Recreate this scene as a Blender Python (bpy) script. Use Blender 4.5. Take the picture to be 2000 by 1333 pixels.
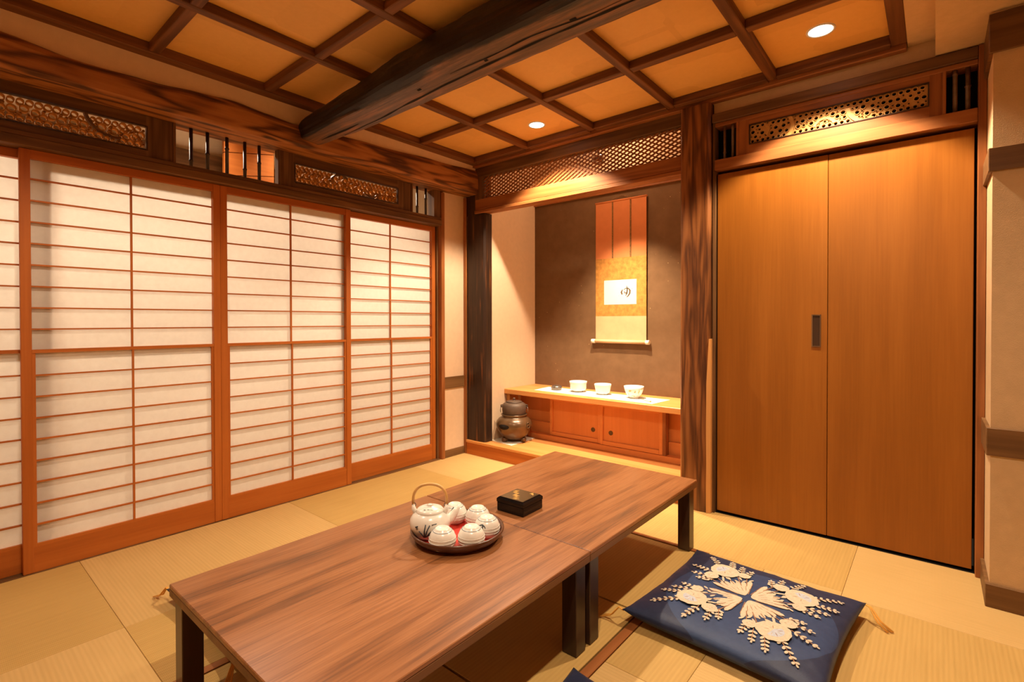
import bpy, bmesh, math, random
from mathutils import Vector, Matrix, noise, geometry

# ------------------------------------------------------------------ reset
for o in list(bpy.data.objects):
    bpy.data.objects.remove(o, do_unlink=True)
scene = bpy.context.scene
COL = scene.collection
PI = math.pi

# ------------------------------------------------------------------ camera
F_PX, PY, W, H = 981.47, 636.35, 2000.0, 1333.0
yaw, pitch, roll = map(math.radians, (40.077, -0.541, -0.0732))
fwd = Vector((-math.sin(yaw) * math.cos(pitch), math.cos(yaw) * math.cos(pitch), math.sin(pitch)))
rt0 = Vector((math.cos(yaw), math.sin(yaw), 0))
up0 = rt0.cross(fwd)
rt = rt0 * math.cos(roll) + up0 * math.sin(roll)
up = rt.cross(fwd)
cd = bpy.data.cameras.new('camera')
cam = bpy.data.objects.new('camera', cd)
COL.objects.link(cam)
cam.matrix_world = Matrix(((rt.x, up.x, -fwd.x, 0), (rt.y, up.y, -fwd.y, 0), (rt.z, up.z, -fwd.z, 1.05), (0, 0, 0, 1)))
cd.sensor_fit = 'HORIZONTAL'
cd.sensor_width = 36
cd.lens = F_PX / W * 36
cd.shift_y = (PY - H / 2) / W
cd.clip_start = 0.02
scene.camera = cam

# ------------------------------------------------------------------ world, exposure, lights
wd = bpy.data.worlds.new('world')
scene.world = wd
wd.use_nodes = True
wd.node_tree.nodes['Background'].inputs[0].default_value = (1.0, 0.72, 0.45, 1)
wd.node_tree.nodes['Background'].inputs[1].default_value = 0.02
scene.view_settings.view_transform = 'Standard'
scene.view_settings.look = 'None'
scene.view_settings.gamma = 1
scene.view_settings.use_curve_mapping = False
scene.view_settings.exposure = 0.0

WARM = (1.0, 0.81, 0.585)
def light(name, kind, loc, power, color=WARM, aim=None, **kw):
    d = bpy.data.lights.new(name, kind)
    d.energy = power
    d.color = color
    for k, v in kw.items():
        setattr(d, k, v)
    o = bpy.data.objects.new(name, d)
    COL.objects.link(o)
    o.location = loc
    if aim is not None:
        o.rotation_euler = (Vector(aim) - Vector(loc)).to_track_quat('-Z', 'Y').to_euler()
    return o

CEIL = 2.25                       # underside of the battens
DOWN = [(-1.935, 2.545), (-0.38, 2.505), (-1.935, 0.44), (-0.38, 0.44)]
for i, (x, y) in enumerate(DOWN):
    light('downlight_lamp', 'SPOT', (x, y, CEIL + 0.03), (185, 150, 52, 108)[i], aim=(x, y, 0), spot_size=math.radians((116, 106, 120, 160)[i]), spot_blend=(0.35, 0.3, 0.4, 0.5)[i], shadow_soft_size=0.03)
# corridor ceiling lamps behind the paper screens
for y in (-0.2, 0.9, 2.0):
    light('corridor_lamp', 'AREA', (-3.46, y, 2.40), 28, color=(1.0, 0.84, 0.66), aim=(-2.95, y, 0.9), shape='RECTANGLE', size=0.9, size_y=0.06, spread=math.radians(84))
# eyeball spotlight inside the alcove, just behind the lattice
light('alcove_lamp', 'SPOT', (-1.735, 2.955, 2.095), 275, color=(1.0, 0.80, 0.55), aim=(-1.70, 3.24, 0.4), spot_size=math.radians(82), spot_blend=1.0, shadow_soft_size=0.018)

light('alcove_fill_light', 'POINT', (-1.78, 3.14, 2.38), 6, color=(1.0, 0.80, 0.55), shadow_soft_size=0.03)  # added unseen fill that brightens the upper niche behind the lattice

# ------------------------------------------------------------------ materials
MATS = {}
def nt(name):
    m = bpy.data.materials.new(name)
    m.use_nodes = True
    t = m.node_tree
    b = t.nodes['Principled BSDF']
    MATS[name] = m
    return m, t, b
def ramp(t, fac, stops):
    r = t.nodes.new('ShaderNodeValToRGB')
    e = r.color_ramp.elements
    while len(e) < len(stops):
        e.new(0.5)
    for k, (p, c) in enumerate(stops):
        e[k].position = p
        e[k].color = (*c, 1)
    t.links.new(fac, r.inputs[0])
    return r.outputs[0]
def math_n(t, op, a, b=None):
    n = t.nodes.new('ShaderNodeMath')
    n.operation = op
    for k, v in enumerate((a, b)):
        if v is None:
            continue
        if isinstance(v, (int, float)):
            n.inputs[k].default_value = v
        else:
            t.links.new(v, n.inputs[k])
    return n.outputs[0]
def coords(t, scale=(1, 1, 1), rand=True, src='Object'):
    tc = t.nodes.new('ShaderNodeTexCoord')
    mp = t.nodes.new('ShaderNodeMapping')
    mp.inputs['Scale'].default_value = scale
    t.links.new(tc.outputs[src], mp.inputs['Vector'])
    if rand:
        oi = t.nodes.new('ShaderNodeObjectInfo')
        cb = t.nodes.new('ShaderNodeCombineXYZ')
        for k, s in enumerate((17.3, 31.7, 23.9)):
            t.links.new(math_n(t, 'MULTIPLY', oi.outputs['Random'], s), cb.inputs[k])
        t.links.new(cb.outputs[0], mp.inputs['Location'])
    return mp.outputs[0]
def noise_n(t, vec, scale, detail=3, rough=0.55, dist=0.0):
    n = t.nodes.new('ShaderNodeTexNoise')
    n.inputs['Scale'].default_value = scale
    n.inputs['Detail'].default_value = detail
    n.inputs['Roughness'].default_value = rough
    n.inputs['Distortion'].default_value = dist
    t.links.new(vec, n.inputs['Vector'])
    return n.outputs['Fac']
def bump(t, b, h, strength, dist=0.002):
    n = t.nodes.new('ShaderNodeBump')
    n.inputs['Strength'].default_value = strength
    n.inputs['Distance'].default_value = dist
    t.links.new(h, n.inputs['Height'])
    t.links.new(n.outputs[0], b.inputs['Normal'])

def plain(name, col, rough=0.6, spec=0.3, var=0.08, nscale=30, bmp=0.0, bscale=200, metal=0.0):
    m, t, b = nt(name)
    v = coords(t)
    n = noise_n(t, v, nscale, 4)
    c0 = tuple(max(0, x * (1 - var)) for x in col)
    c1 = tuple(min(1, x * (1 + var)) for x in col)
    t.links.new(ramp(t, n, [(0.3, c0), (0.7, c1)]), b.inputs['Base Color'])
    b.inputs['Roughness'].default_value = rough
    b.inputs['Specular IOR Level'].default_value = spec
    b.inputs['Metallic'].default_value = metal
    if bmp:
        bump(t, b, noise_n(t, v, bscale, 3), bmp)
    return m
def wood(name, dark, mid, lite, axis='Z', k=9.0, sc=1.0, rough=0.5, spec=0.35, bmp=0.15, fine=60, across=6.0, along=0.55, mixf=0.55, coat=0.0):
    """contour-line figure plus fine fibres, grain running along one axis"""
    m, t, b = nt(name)
    ai = 'XYZ'.index(axis)
    s1 = [across * sc] * 3
    s1[ai] = along * sc
    v1 = coords(t, s1)
    fig = noise_n(t, v1, 1.0, 2, 0.5, 0.35)
    rings = math_n(t, 'ADD', math_n(t, 'MULTIPLY', math_n(t, 'SINE', math_n(t, 'MULTIPLY', fig, k * 6.283)), 0.5), 0.5)
    s2 = [fine] * 3
    s2[ai] = fine * 0.03
    fib = noise_n(t, coords(t, s2), 1.0, 5, 0.65)
    f = math_n(t, 'ADD', math_n(t, 'MULTIPLY', rings, mixf), math_n(t, 'MULTIPLY', fib, 1 - mixf))
    t.links.new(ramp(t, f, [(0.18, dark), (0.5, mid), (0.82, lite)]), b.inputs['Base Color'])
    b.inputs['Roughness'].default_value = rough
    b.inputs['Specular IOR Level'].default_value = spec
    b.inputs['Coat Weight'].default_value = coat
    b.inputs['Coat Roughness'].default_value = 0.25
    if bmp:
        bump(t, b, f, bmp)
    return m

for ax in 'XYZ':
    wood('shoji_wood_' + ax, (0.36, 0.090, 0.010), (0.46, 0.124, 0.015), (0.54, 0.160, 0.025), ax, k=3, rough=0.55, mixf=0.25, bmp=0.05)
    wood('dark_wood_' + ax, (0.070, 0.030, 0.010), (0.140, 0.063, 0.021), (0.22, 0.105, 0.038), ax, k=4, rough=0.5, mixf=0.3, bmp=0.1, across=14, along=1.0)
    wood('red_wood_' + ax, (0.20, 0.062, 0.015), (0.31, 0.104, 0.027), (0.40, 0.148, 0.043), ax, k=4, rough=0.42, mixf=0.3, bmp=0.08, across=12, along=1.0)
    wood('batten_wood_' + ax, (0.075, 0.026, 0.008), (0.15, 0.054, 0.015), (0.24, 0.092, 0.028), ax, k=4, rough=0.55, mixf=0.3, bmp=0.12, across=14, along=1.0)
    wood('pale_wood_' + ax, (0.58, 0.235, 0.060), (0.66, 0.285, 0.080), (0.72, 0.33, 0.105), ax, k=3, rough=0.4, mixf=0.3, bmp=0.04)
    wood('trim_wood_' + ax, (0.12, 0.055, 0.018), (0.18, 0.086, 0.029), (0.25, 0.125, 0.047), ax, k=3, rough=0.5, mixf=0.3, bmp=0.08, across=14)
wood('table_wood', (0.055, 0.022, 0.010), (0.255, 0.094, 0.030), (0.42, 0.178, 0.066), 'Y', k=2.2, rough=0.34, spec=0.5, mixf=0.24, bmp=0.03, across=13, along=1.3, fine=170)
wood('table_edge', (0.10, 0.042, 0.014), (0.17, 0.072, 0.023), (0.23, 0.100, 0.034), 'Y', k=3, rough=0.4, mixf=0.3, bmp=0.03)
wood('leg_wood', (0.022, 0.010, 0.005), (0.042, 0.019, 0.010), (0.065, 0.031, 0.016), 'Z', k=3, rough=0.3, spec=0.5, mixf=0.3, bmp=0.03)
wood('beam_wood', (0.055, 0.018, 0.005), (0.30, 0.108, 0.026), (0.44, 0.180, 0.050), 'Y', k=4.5, rough=0.55, mixf=0.5, bmp=0.35, across=11, along=1.7, fine=70)
wood('pillar_wood', (0.045, 0.013, 0.005), (0.20, 0.066, 0.017), (0.33, 0.122, 0.034), 'Z', k=3.4, rough=0.36, spec=0.45, mixf=0.42, bmp=0.3, across=17, along=1.5, fine=110)
wood('sapwood', (0.50, 0.22, 0.06), (0.60, 0.28, 0.085), (0.66, 0.33, 0.115), 'Z', k=3, rough=0.4, mixf=0.3, bmp=0.05)
wood('charred_wood', (0.012, 0.007, 0.005), (0.045, 0.019, 0.009), (0.34, 0.105, 0.022), 'Z', k=1.6, rough=0.42, mixf=0.25, bmp=0.5, across=22, along=2.6, fine=60)
# old log: near-black rough bark side, browner adzed underside, told apart by a surface attribute
m, t, b = nt('log_wood')
atn = t.nodes.new('ShaderNodeAttribute'); atn.attribute_name = 'hewn'
wob = noise_n(t, coords(t, (2.2, 9, 9)), 1.0, 5, 0.6)
side = math_n(t, 'ADD', atn.outputs['Fac'], math_n(t, 'MULTIPLY', math_n(t, 'SUBTRACT', wob, 0.5), 0.55))
fib = noise_n(t, coords(t, (2.0, 60, 60)), 1.0, 6, 0.65)
chip = noise_n(t, coords(t, (4.0, 22, 22)), 1.0, 4, 0.6, 0.6)
f = math_n(t, 'ADD', math_n(t, 'MULTIPLY', fib, 0.55), math_n(t, 'MULTIPLY', chip, 0.45))
cd_ = ramp(t, f, [(0.30, (0.005, 0.003, 0.002)), (0.55, (0.016, 0.008, 0.005)), (0.75, (0.085, 0.027, 0.008))])
ch_ = ramp(t, f, [(0.30, (0.025, 0.012, 0.007)), (0.50, (0.13, 0.062, 0.028)), (0.68, (0.34, 0.13, 0.04))])  # lightest stop paints the orange ridge highlights into the colour
st = ramp(t, side, [(0.47, (0, 0, 0)), (0.56, (1, 1, 1))])
mix = t.nodes.new('ShaderNodeMix'); mix.data_type = 'RGBA'
t.links.new(st, mix.inputs[0]); t.links.new(cd_, mix.inputs[6]); t.links.new(ch_, mix.inputs[7])
t.links.new(mix.outputs[2], b.inputs['Base Color'])
b.inputs['Roughness'].default_value = 0.48
bump(t, b, math_n(t, 'ADD', f, math_n(t, 'MULTIPLY', side, 0.4)), 0.8, 0.006)
wood('door_veneer', (0.255, 0.080, 0.0065), (0.305, 0.098, 0.009), (0.355, 0.120, 0.013), 'Z', k=2.0, rough=0.38, spec=0.4, mixf=0.25, bmp=0.02, across=8, along=0.5, fine=110)
wood('carved_wood', (0.50, 0.25, 0.065), (0.60, 0.32, 0.09), (0.66, 0.37, 0.12), 'X', k=3, rough=0.5, mixf=0.3, bmp=0.05)
wood('cab_panel', (0.60, 0.20, 0.048), (0.67, 0.235, 0.060), (0.72, 0.27, 0.075), 'Z', k=2, rough=0.42, mixf=0.25, bmp=0.03)
wood('cab_frame', (0.64, 0.225, 0.058), (0.70, 0.26, 0.07), (0.75, 0.29, 0.085), 'X', k=2, rough=0.42, mixf=0.25, bmp=0.03)
plain('ring_wood', (0.42, 0.19, 0.045), 0.7, 0.1, var=0.25, nscale=12)
plain('hole_dark', (0.010, 0.007, 0.006), 0.9)
plain('dark_bamboo', (0.035, 0.02, 0.014), 0.35, 0.5, var=0.4, nscale=40)
plain('brown_bamboo', (0.16, 0.085, 0.04), 0.3, 0.5, var=0.35, nscale=30)
plain('plaster', (0.76, 0.545, 0.36), 0.9, 0.1, var=0.03, bmp=0.25, bscale=260)
plain('plaster_textured', (0.66, 0.455, 0.255), 0.9, 0.1, var=0.04, bmp=0.55, bscale=330)
plain('hallway_plaster', (0.70, 0.56, 0.38), 0.9, 0.1, var=0.03)
plain('tray_wood', (0.10, 0.035, 0.015), 0.28, 0.6, var=0.35, nscale=18)
plain('tray_red', (0.55, 0.035, 0.022), 0.35, 0.5, var=0.05)
plain('ceramic', (0.80, 0.76, 0.68), 0.25, 0.6, var=0.03)
plain('bowl_white', (0.82, 0.79, 0.72), 0.3, 0.5, var=0.03)
plain('bowl_gold', (0.66, 0.42, 0.16), 0.35, 0.5, var=0.2, nscale=60)
plain('glaze_blue', (0.16, 0.19, 0.24), 0.3, 0.5)
plain('ink', (0.045, 0.055, 0.065), 0.4, 0.4)
plain('cane', (0.62, 0.36, 0.12), 0.4, 0.5, var=0.15, nscale=50)
plain('lacquer', (0.006, 0.005, 0.005), 0.10, 0.35, var=0.1)
plain('lacquer_top', (0.075, 0.045, 0.018), 0.22, 0.6, var=0.15, nscale=20)
plain('gold_leaf', (0.62, 0.34, 0.08), 0.35, 0.6, var=0.25, nscale=120, metal=0.3)
plain('bronze', (0.125, 0.066, 0.028), 0.28, 0.6, var=0.2, nscale=12, bmp=0.15, bscale=60, metal=0.35)
plain('iron', (0.105, 0.066, 0.045), 0.55, 0.4, var=0.12, nscale=40, bmp=0.25, bscale=160, metal=0.2)
plain('brass', (0.12, 0.075, 0.03), 0.35, 0.5, metal=0.6)
plain('pewter', (0.22, 0.18, 0.15), 0.25, 0.6, metal=0.7)
plain('cloth_white', (0.84, 0.81, 0.74), 0.9, 0.1, var=0.02)
plain('mat_cream', (0.74, 0.66, 0.52), 0.9, 0.1, var=0.05)
plain('scroll_pink', (0.60, 0.20, 0.07), 0.85, 0.15, var=0.05, nscale=14)
plain('scroll_gold', (0.46, 0.205, 0.045), 0.8, 0.2, var=0.25, nscale=38)
plain('scroll_cream', (0.58, 0.39, 0.21), 0.85, 0.15, var=0.06, nscale=14)
plain('scroll_paper', (0.66, 0.62, 0.55), 0.85, 0.1, var=0.02)
plain('scroll_ink', (0.10, 0.055, 0.03), 0.8)
plain('scroll_strip', (0.22, 0.10, 0.03), 0.8, var=0.4, nscale=90)
plain('ivory', (0.80, 0.72, 0.58), 0.4, 0.5)
plain('thread_cream', (0.60, 0.50, 0.365), 0.8, 0.2, var=0.12, nscale=120, bmp=0.4, bscale=400)
plain('thread_blue', (0.48, 0.50, 0.56), 0.8, 0.2, var=0.1, nscale=120)
plain('thread_brown', (0.34, 0.17, 0.09), 0.8, 0.2)
plain('tassel_yellow', (0.75, 0.36, 0.06), 0.6, 0.3, var=0.15)
plain('lamp_trim', (0.75, 0.72, 0.68), 0.35, 0.5)
plain('steel', (0.45, 0.42, 0.38), 0.35, 0.5, metal=0.8)
plain('black_gap', (0.012, 0.010, 0.009), 0.9, 0.05)

def emis(name, col, s):
    m, t, b = nt(name)
    b.inputs['Emission Color'].default_value = (*col, 1)
    b.inputs['Emission Strength'].default_value = s
    b.inputs['Base Color'].default_value = (0.9, 0.9, 0.9, 1)
emis('lamp_glow', (1.0, 0.90, 0.75), 9)
emis('alcove_glow', (1.0, 0.85, 0.6), 1.2)

# translucent shoji paper
m, t, b = nt('shoji_paper')
out = t.nodes['Material Output']
d = t.nodes.new('ShaderNodeBsdfDiffuse')
tr = t.nodes.new('ShaderNodeBsdfTranslucent')
mx = t.nodes.new('ShaderNodeMixShader')
n = noise_n(t, coords(t, (40, 40, 40)), 1, 5)
c = ramp(t, n, [(0.3, (0.80, 0.76, 0.70)), (0.7, (0.84, 0.805, 0.745))])
t.links.new(c, d.inputs[0]); t.links.new(c, tr.inputs[0])
mx.inputs[0].default_value = 0.45
t.links.new(d.outputs[0], mx.inputs[1]); t.links.new(tr.outputs[0], mx.inputs[2])
t.links.new(mx.outputs[0], out.inputs['Surface'])

# tatami, two weave directions, their sheen difference put into two tones
def tatami(name, axis, lo, hi):
    m, t, b = nt(name)
    tc = t.nodes.new('ShaderNodeTexCoord')
    def wave(direction, scale, dist):
        w = t.nodes.new('ShaderNodeTexWave')
        w.wave_type = 'BANDS'; w.bands_direction = direction
        w.inputs['Scale'].default_value = scale
        w.inputs['Distortion'].default_value = dist
        w.inputs['Detail'].default_value = 1
        t.links.new(tc.outputs['Object'], w.inputs['Vector'])
        return w.outputs['Fac']
    other = 'Y' if axis == 'X' else 'X'
    rib = wave(axis, 24, 0.4)
    thr = wave(other, 75, 1.0)
    s = [90, 90, 90]; s['XY'.index(other)] = 4
    fib = noise_n(t, coords(t, s), 1, 4, 0.6)
    big = noise_n(t, coords(t), 3.0, 3)
    f = math_n(t, 'ADD', math_n(t, 'MULTIPLY', rib, 0.13), math_n(t, 'ADD', math_n(t, 'MULTIPLY', fib, 0.45), math_n(t, 'ADD', math_n(t, 'MULTIPLY', thr, 0.14), math_n(t, 'MULTIPLY', big, 0.30))))
    t.links.new(ramp(t, f, [(0.2, lo), (0.85, hi)]), b.inputs['Base Color'])
    b.inputs['Roughness'].default_value = 0.55
    b.inputs['Specular IOR Level'].default_value = 0.3
    bump(t, b, math_n(t, 'ADD', rib, math_n(t, 'MULTIPLY', thr, 0.5)), 0.16, 0.0015)
tatami('tatami_a', 'Y', (0.52, 0.325, 0.110), (0.70, 0.455, 0.180))
tatami('tatami_b', 'X', (0.45, 0.275, 0.078), (0.63, 0.395, 0.130))

# ceiling sheet: gold-toned paper squares
m, t, b = nt('ceiling_paper')
v = coords(t, (3.9, 3.9, 1))
vo = t.nodes.new('ShaderNodeTexVoronoi')
vo.distance = 'CHEBYCHEV'
vo.inputs['Scale'].default_value = 1.0
vo.inputs['Randomness'].default_value = 0.35
t.links.new(v, vo.inputs['Vector'])
bw = t.nodes.new('ShaderNodeRGBToBW')
t.links.new(vo.outputs['Color'], bw.inputs[0])
n = noise_n(t, coords(t), 40, 4)
f = math_n(t, 'ADD', math_n(t, 'MULTIPLY', bw.outputs[0], 0.6), math_n(t, 'MULTIPLY', n, 0.4))
t.links.new(ramp(t, f, [(0.2, (0.70, 0.37, 0.085)), (0.8, (0.82, 0.46, 0.12))]), b.inputs['Base Color'])
b.inputs['Roughness'].default_value = 0.6

# speckled earth wall of the alcove
m, t, b = nt('alcove_wall')
v = coords(t, rand=False)
vo = t.nodes.new('ShaderNodeTexVoronoi')
vo.inputs['Scale'].default_value = 22
t.links.new(v, vo.inputs['Vector'])
spk = math_n(t, 'LESS_THAN', vo.outputs['Distance'], 0.055)
rare = math_n(t, 'GREATER_THAN', noise_n(t, v, 5.0, 2), 0.52)
spk = math_n(t, 'MULTIPLY', spk, rare)
base = ramp(t, noise_n(t, v, 14, 5), [(0.3, (0.155, 0.082, 0.038)), (0.7, (0.185, 0.100, 0.048))])
mix = t.nodes.new('ShaderNodeMix'); mix.data_type = 'RGBA'
t.links.new(spk, mix.inputs[0]); t.links.new(base, mix.inputs[6]); mix.inputs[7].default_value = (0.55, 0.38, 0.18, 1)
t.links.new(mix.outputs[2], b.inputs['Base Color'])
b.inputs['Roughness'].default_value = 0.85
b.inputs['Specular IOR Level'].default_value = 0.15

# cushion cloth: navy satin with a paler woven disc
m, t, b = nt('navy_satin')
tc = t.nodes.new('ShaderNodeTexCoord')
mp = t.nodes.new('ShaderNodeMapping'); mp.inputs['Scale'].default_value = (1, 1, 0)
mp.inputs['Location'].default_value = (-0.02, 0.045, 0)
t.links.new(tc.outputs['Object'], mp.inputs['Vector'])
ln = t.nodes.new('ShaderNodeVectorMath'); ln.operation = 'LENGTH'
t.links.new(mp.outputs[0], ln.inputs[0])
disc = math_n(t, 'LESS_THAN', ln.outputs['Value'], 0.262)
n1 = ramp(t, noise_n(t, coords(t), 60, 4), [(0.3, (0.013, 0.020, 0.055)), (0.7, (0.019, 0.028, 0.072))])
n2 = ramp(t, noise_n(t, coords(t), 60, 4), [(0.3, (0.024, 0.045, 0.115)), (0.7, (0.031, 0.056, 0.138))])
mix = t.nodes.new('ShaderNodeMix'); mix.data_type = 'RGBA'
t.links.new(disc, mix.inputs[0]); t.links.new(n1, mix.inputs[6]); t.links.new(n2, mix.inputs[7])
t.links.new(mix.outputs[2], b.inputs['Base Color'])
b.inputs['Roughness'].default_value = 0.48
b.inputs['Specular IOR Level'].default_value = 0.3
b.inputs['Sheen Weight'].default_value = 0.05
bump(t, b, noise_n(t, coords(t), 500, 2), 0.2)

# ------------------------------------------------------------------ geometry helpers
def add_box(bm, x0, x1, y0, y1, z0, z1, bev=0.0, mi=0):
    vs = [bm.verts.new((x, y, z)) for x in (x0, x1) for y in (y0, y1) for z in (z0, z1)]
    idx = ((0, 1, 3, 2), (4, 6, 7, 5), (0, 4, 5, 1), (2, 3, 7, 6), (0, 2, 6, 4), (1, 5, 7, 3))
    fs = [bm.faces.new([vs[i] for i in f]) for f in idx]
    for f in fs:
        f.material_index = mi
    if bev > 0:
        es = list({e for f in fs for e in f.edges})
        bmesh.ops.bevel(bm, geom=es, offset=bev, segments=1, affect='EDGES', profile=0.5)
    return fs
def add_prism(bm, pts, vec, mi=0):
    """closed polygon (3D points) extruded along vec"""
    vec = Vector(vec)
    a = [bm.verts.new(p) for p in pts]
    b_ = [bm.verts.new(Vector(p) + vec) for p in pts]
    n_ = len(a)
    fs = [bm.faces.new(a[::-1]), bm.faces.new(b_)]
    for i in range(n_):
        fs.append(bm.faces.new((a[i], a[(i + 1) % n_], b_[(i + 1) % n_], b_[i])))
    for f in fs:
        f.material_index = mi
def add_lathe(bm, prof, seg=32, c=(0, 0, 0), mi=0, cap0=True, cap1=True, ang=None):
    rings = []
    for r, zz in prof:
        rings.append([bm.verts.new((c[0] + r * math.cos(2 * PI * k / seg), c[1] + r * math.sin(2 * PI * k / seg), c[2] + zz)) for k in range(seg)])
    for a, b_ in zip(rings, rings[1:]):
        for k in range(seg):
            f = bm.faces.new((a[k], a[(k + 1) % seg], b_[(k + 1) % seg], b_[k]))
            f.material_index = mi
            f.smooth = True
    if cap0:
        bm.faces.new(rings[0][::-1]).material_index = mi
    if cap1:
        bm.faces.new(rings[-1]).material_index = mi
def add_tube(bm, pts, rad, seg=8, mi=0, closed=False):
    pts = [Vector(p) for p in pts]
    n_ = len(pts)
    rads = rad if isinstance(rad, (list, tuple)) else [rad] * n_
    rings = []
    prev = None
    for i, p in enumerate(pts):
        if closed:
            tg = pts[(i + 1) % n_] - pts[i - 1]
        else:
            tg = pts[min(i + 1, n_ - 1)] - pts[max(i - 1, 0)]
        tg.normalize()
        if prev is None:
            prev = tg.orthogonal().normalized()
        nrm = (prev - tg * prev.dot(tg)).normalized()
        prev = nrm
        bn = tg.cross(nrm)
        rings.append([bm.verts.new(p + (nrm * math.cos(2 * PI * k / seg) + bn * math.sin(2 * PI * k / seg)) * rads[i]) for k in range(seg)])
    pairs = list(zip(rings, rings[1:]))
    if closed:
        pairs.append((rings[-1], rings[0]))
    for a, b_ in pairs:
        for k in range(seg):
            f = bm.faces.new((a[k], a[(k + 1) % seg], b_[(k + 1) % seg], b_[k]))
            f.smooth = True
            f.material_index = mi
    if not closed:
        bm.faces.new(rings[0][::-1]).material_index = mi
        bm.faces.new(rings[-1]).material_index = mi
def to_mesh(name, bm):
    bmesh.ops.recalc_face_normals(bm, faces=bm.faces)
    me = bpy.data.meshes.new(name)
    bm.to_mesh(me)
    bm.free()
    return me
def link(name, me, mats, parent=None, loc=(0, 0, 0), rot=(0, 0, 0)):
    o = bpy.data.objects.new(name, me)
    COL.objects.link(o)
    if me is not None and mats is not None and len(me.materials) == 0:
        for k in (mats if isinstance(mats, (list, tuple)) else [mats]):
            me.materials.append(MATS[k])
    o.parent = parent
    o.location = loc
    o.rotation_euler = rot
    return o
def obj(name, bm, mats, parent=None):
    """mesh given in world coordinates; re-based on the parent's location"""
    off = Vector((0, 0, 0))
    p = parent
    while p is not None:
        off += Vector(p.location)
        p = p.parent
    if off.length > 0:
        bmesh.ops.translate(bm, verts=bm.verts, vec=-off)
    return link(name, to_mesh(name, bm), mats, parent)
def box(name, ext, mats, parent=None, bev=0.0):
    bm = bmesh.new()
    add_box(bm, *ext, bev=bev)
    return obj(name, bm, mats, parent)
def tag(o, label=None, cat=None, group=None, kind=None):
    if label: o['label'] = label
    if cat: o['category'] = cat
    if group: o['group'] = group
    if kind: o['kind'] = kind
    return o
def thing(name, label, cat, loc, group=None, rotz=0):
    o = bpy.data.objects.new(name, None)
    COL.objects.link(o)
    o.location = loc
    o.rotation_euler = (0, 0, rotz)
    o.empty_display_size = 0.05
    return tag(o, label, cat, group)
def struct(name, ext, mats, label=None, bev=0.0):
    o = box(name, ext, mats, None, bev)
    return tag(o, label, None, None, 'structure')
def copy_tree(o, parent=None):
    c = o.copy()
    COL.objects.link(c)
    c.parent = parent
    for ch in o.children:
        copy_tree(ch, c)
    return c

XL, YB, XR = -2.862, 2.823, 0.146
X1, Y0 = 1.35, -1.35                 # right and rear limits of the room
TOKX, TOKY = -2.66, 3.472            # alcove side wall, alcove back wall

# ------------------------------------------------------------------ FLOOR
fl = struct('floor', (-4.1, X1, Y0, YB + 0.1, -0.12, -0.03), 'trim_wood_Y', 'floor of straw tatami mats')
MG = 0.0005
def mat_piece(x0, x1, y0, y1, kind, top=0.0):
    bm = bmesh.new()
    add_box(bm, x0 + MG, x1 - MG, y0 + MG, y1 - MG, -0.03, top, bev=0.0010)
    return obj('tatami_mat', bm, 'tatami_' + kind, fl)
ys = [Y0, -0.47, 0.455, 1.387, 2.31, YB]
for i in range(5):
    mat_piece(-2.862, -2.12, ys[i], ys[i + 1], 'abab'[i % 4] if i else 'a')
    mat_piece(-2.12, -1.692, ys[i], ys[i + 1], 'bab'[i % 3] if i < 3 else 'b')
for (x0, x1, y0, y1, k) in [
    (-1.692, -0.268, 2.30, YB, 'b'), (-0.268, X1, 2.262, YB, 'a'),
    (-0.772, -0.545, 1.36, 2.30, 'b'), (-0.545, -0.268, 1.36, 2.30, 'a'), (-0.268, X1, 1.33, 2.262, 'b'),
    (-0.772, -0.268, 0.39, 1.36, 'a'), (-0.268, X1, 0.39, 1.33, 'a'),
    (-1.692, -0.268, Y0, 0.36, 'b'), (-0.268, X1, Y0, 0.39, 'b')]:
    mat_piece(x0, x1, y0, y1, k)
lids = [0.39, 1.03, 1.67, 2.27]
for i in range(3):
    mat_piece(-1.655, -0.812, lids[i] + 0.004, lids[i + 1] - 0.004, 'b')
for e in [(-0.806, -0.775, 0.36, 2.30), (-1.69, -1.66, 0.36, 2.30), (-1.66, -0.806, 2.274, 2.298), (-1.66, -0.806, 0.362, 0.386)]:
    bm = bmesh.new()
    add_box(bm, e[0], e[1], e[2], e[3], -0.03, 0.001, bev=0.001)
    obj('hatch_frame', bm, 'red_wood_Y', fl)

# ------------------------------------------------------------------ WALL SHELL
wl = struct('wall_left', (XL - 0.06, XL, 2.592, 2.83, 0, 2.10), 'plaster', 'cream plaster strip of wall between paper screens and alcove post')
bm = bmesh.new()
add_prism(bm, [(-2.733, Y0, 2.252), (-2.762, Y0, 2.08), (-2.82, Y0, 2.08), (-2.82, Y0, 2.40), (-2.733, Y0, 2.40)], (0, YB - Y0, 0))
obj('sloped_plaster', bm, 'plaster', wl)  # strip tilted to catch more floor bounce and look brighter
struct('wall_left_outer', (-3.74, -3.66, Y0, 3.6, -0.1, 2.6), 'hallway_plaster', 'hallway wall behind the paper screens')
struct('wall_rear', (-4.2, X1, Y0 - 0.1, Y0, -0.1, 2.6), 'plaster_textured')
struct('wall_right', (X1, X1 + 0.1, Y0, 2.6, -0.1, 2.6), 'plaster_textured')
struct('ceiling_hallway', (-4.2, -2.95, Y0, 3.6, 2.45, 2.5), 'hallway_plaster')
struct('wall_hallway_end', (-4.2, -2.93, 2.86, 2.95, -0.1, 2.5), 'hallway_plaster')
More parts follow.
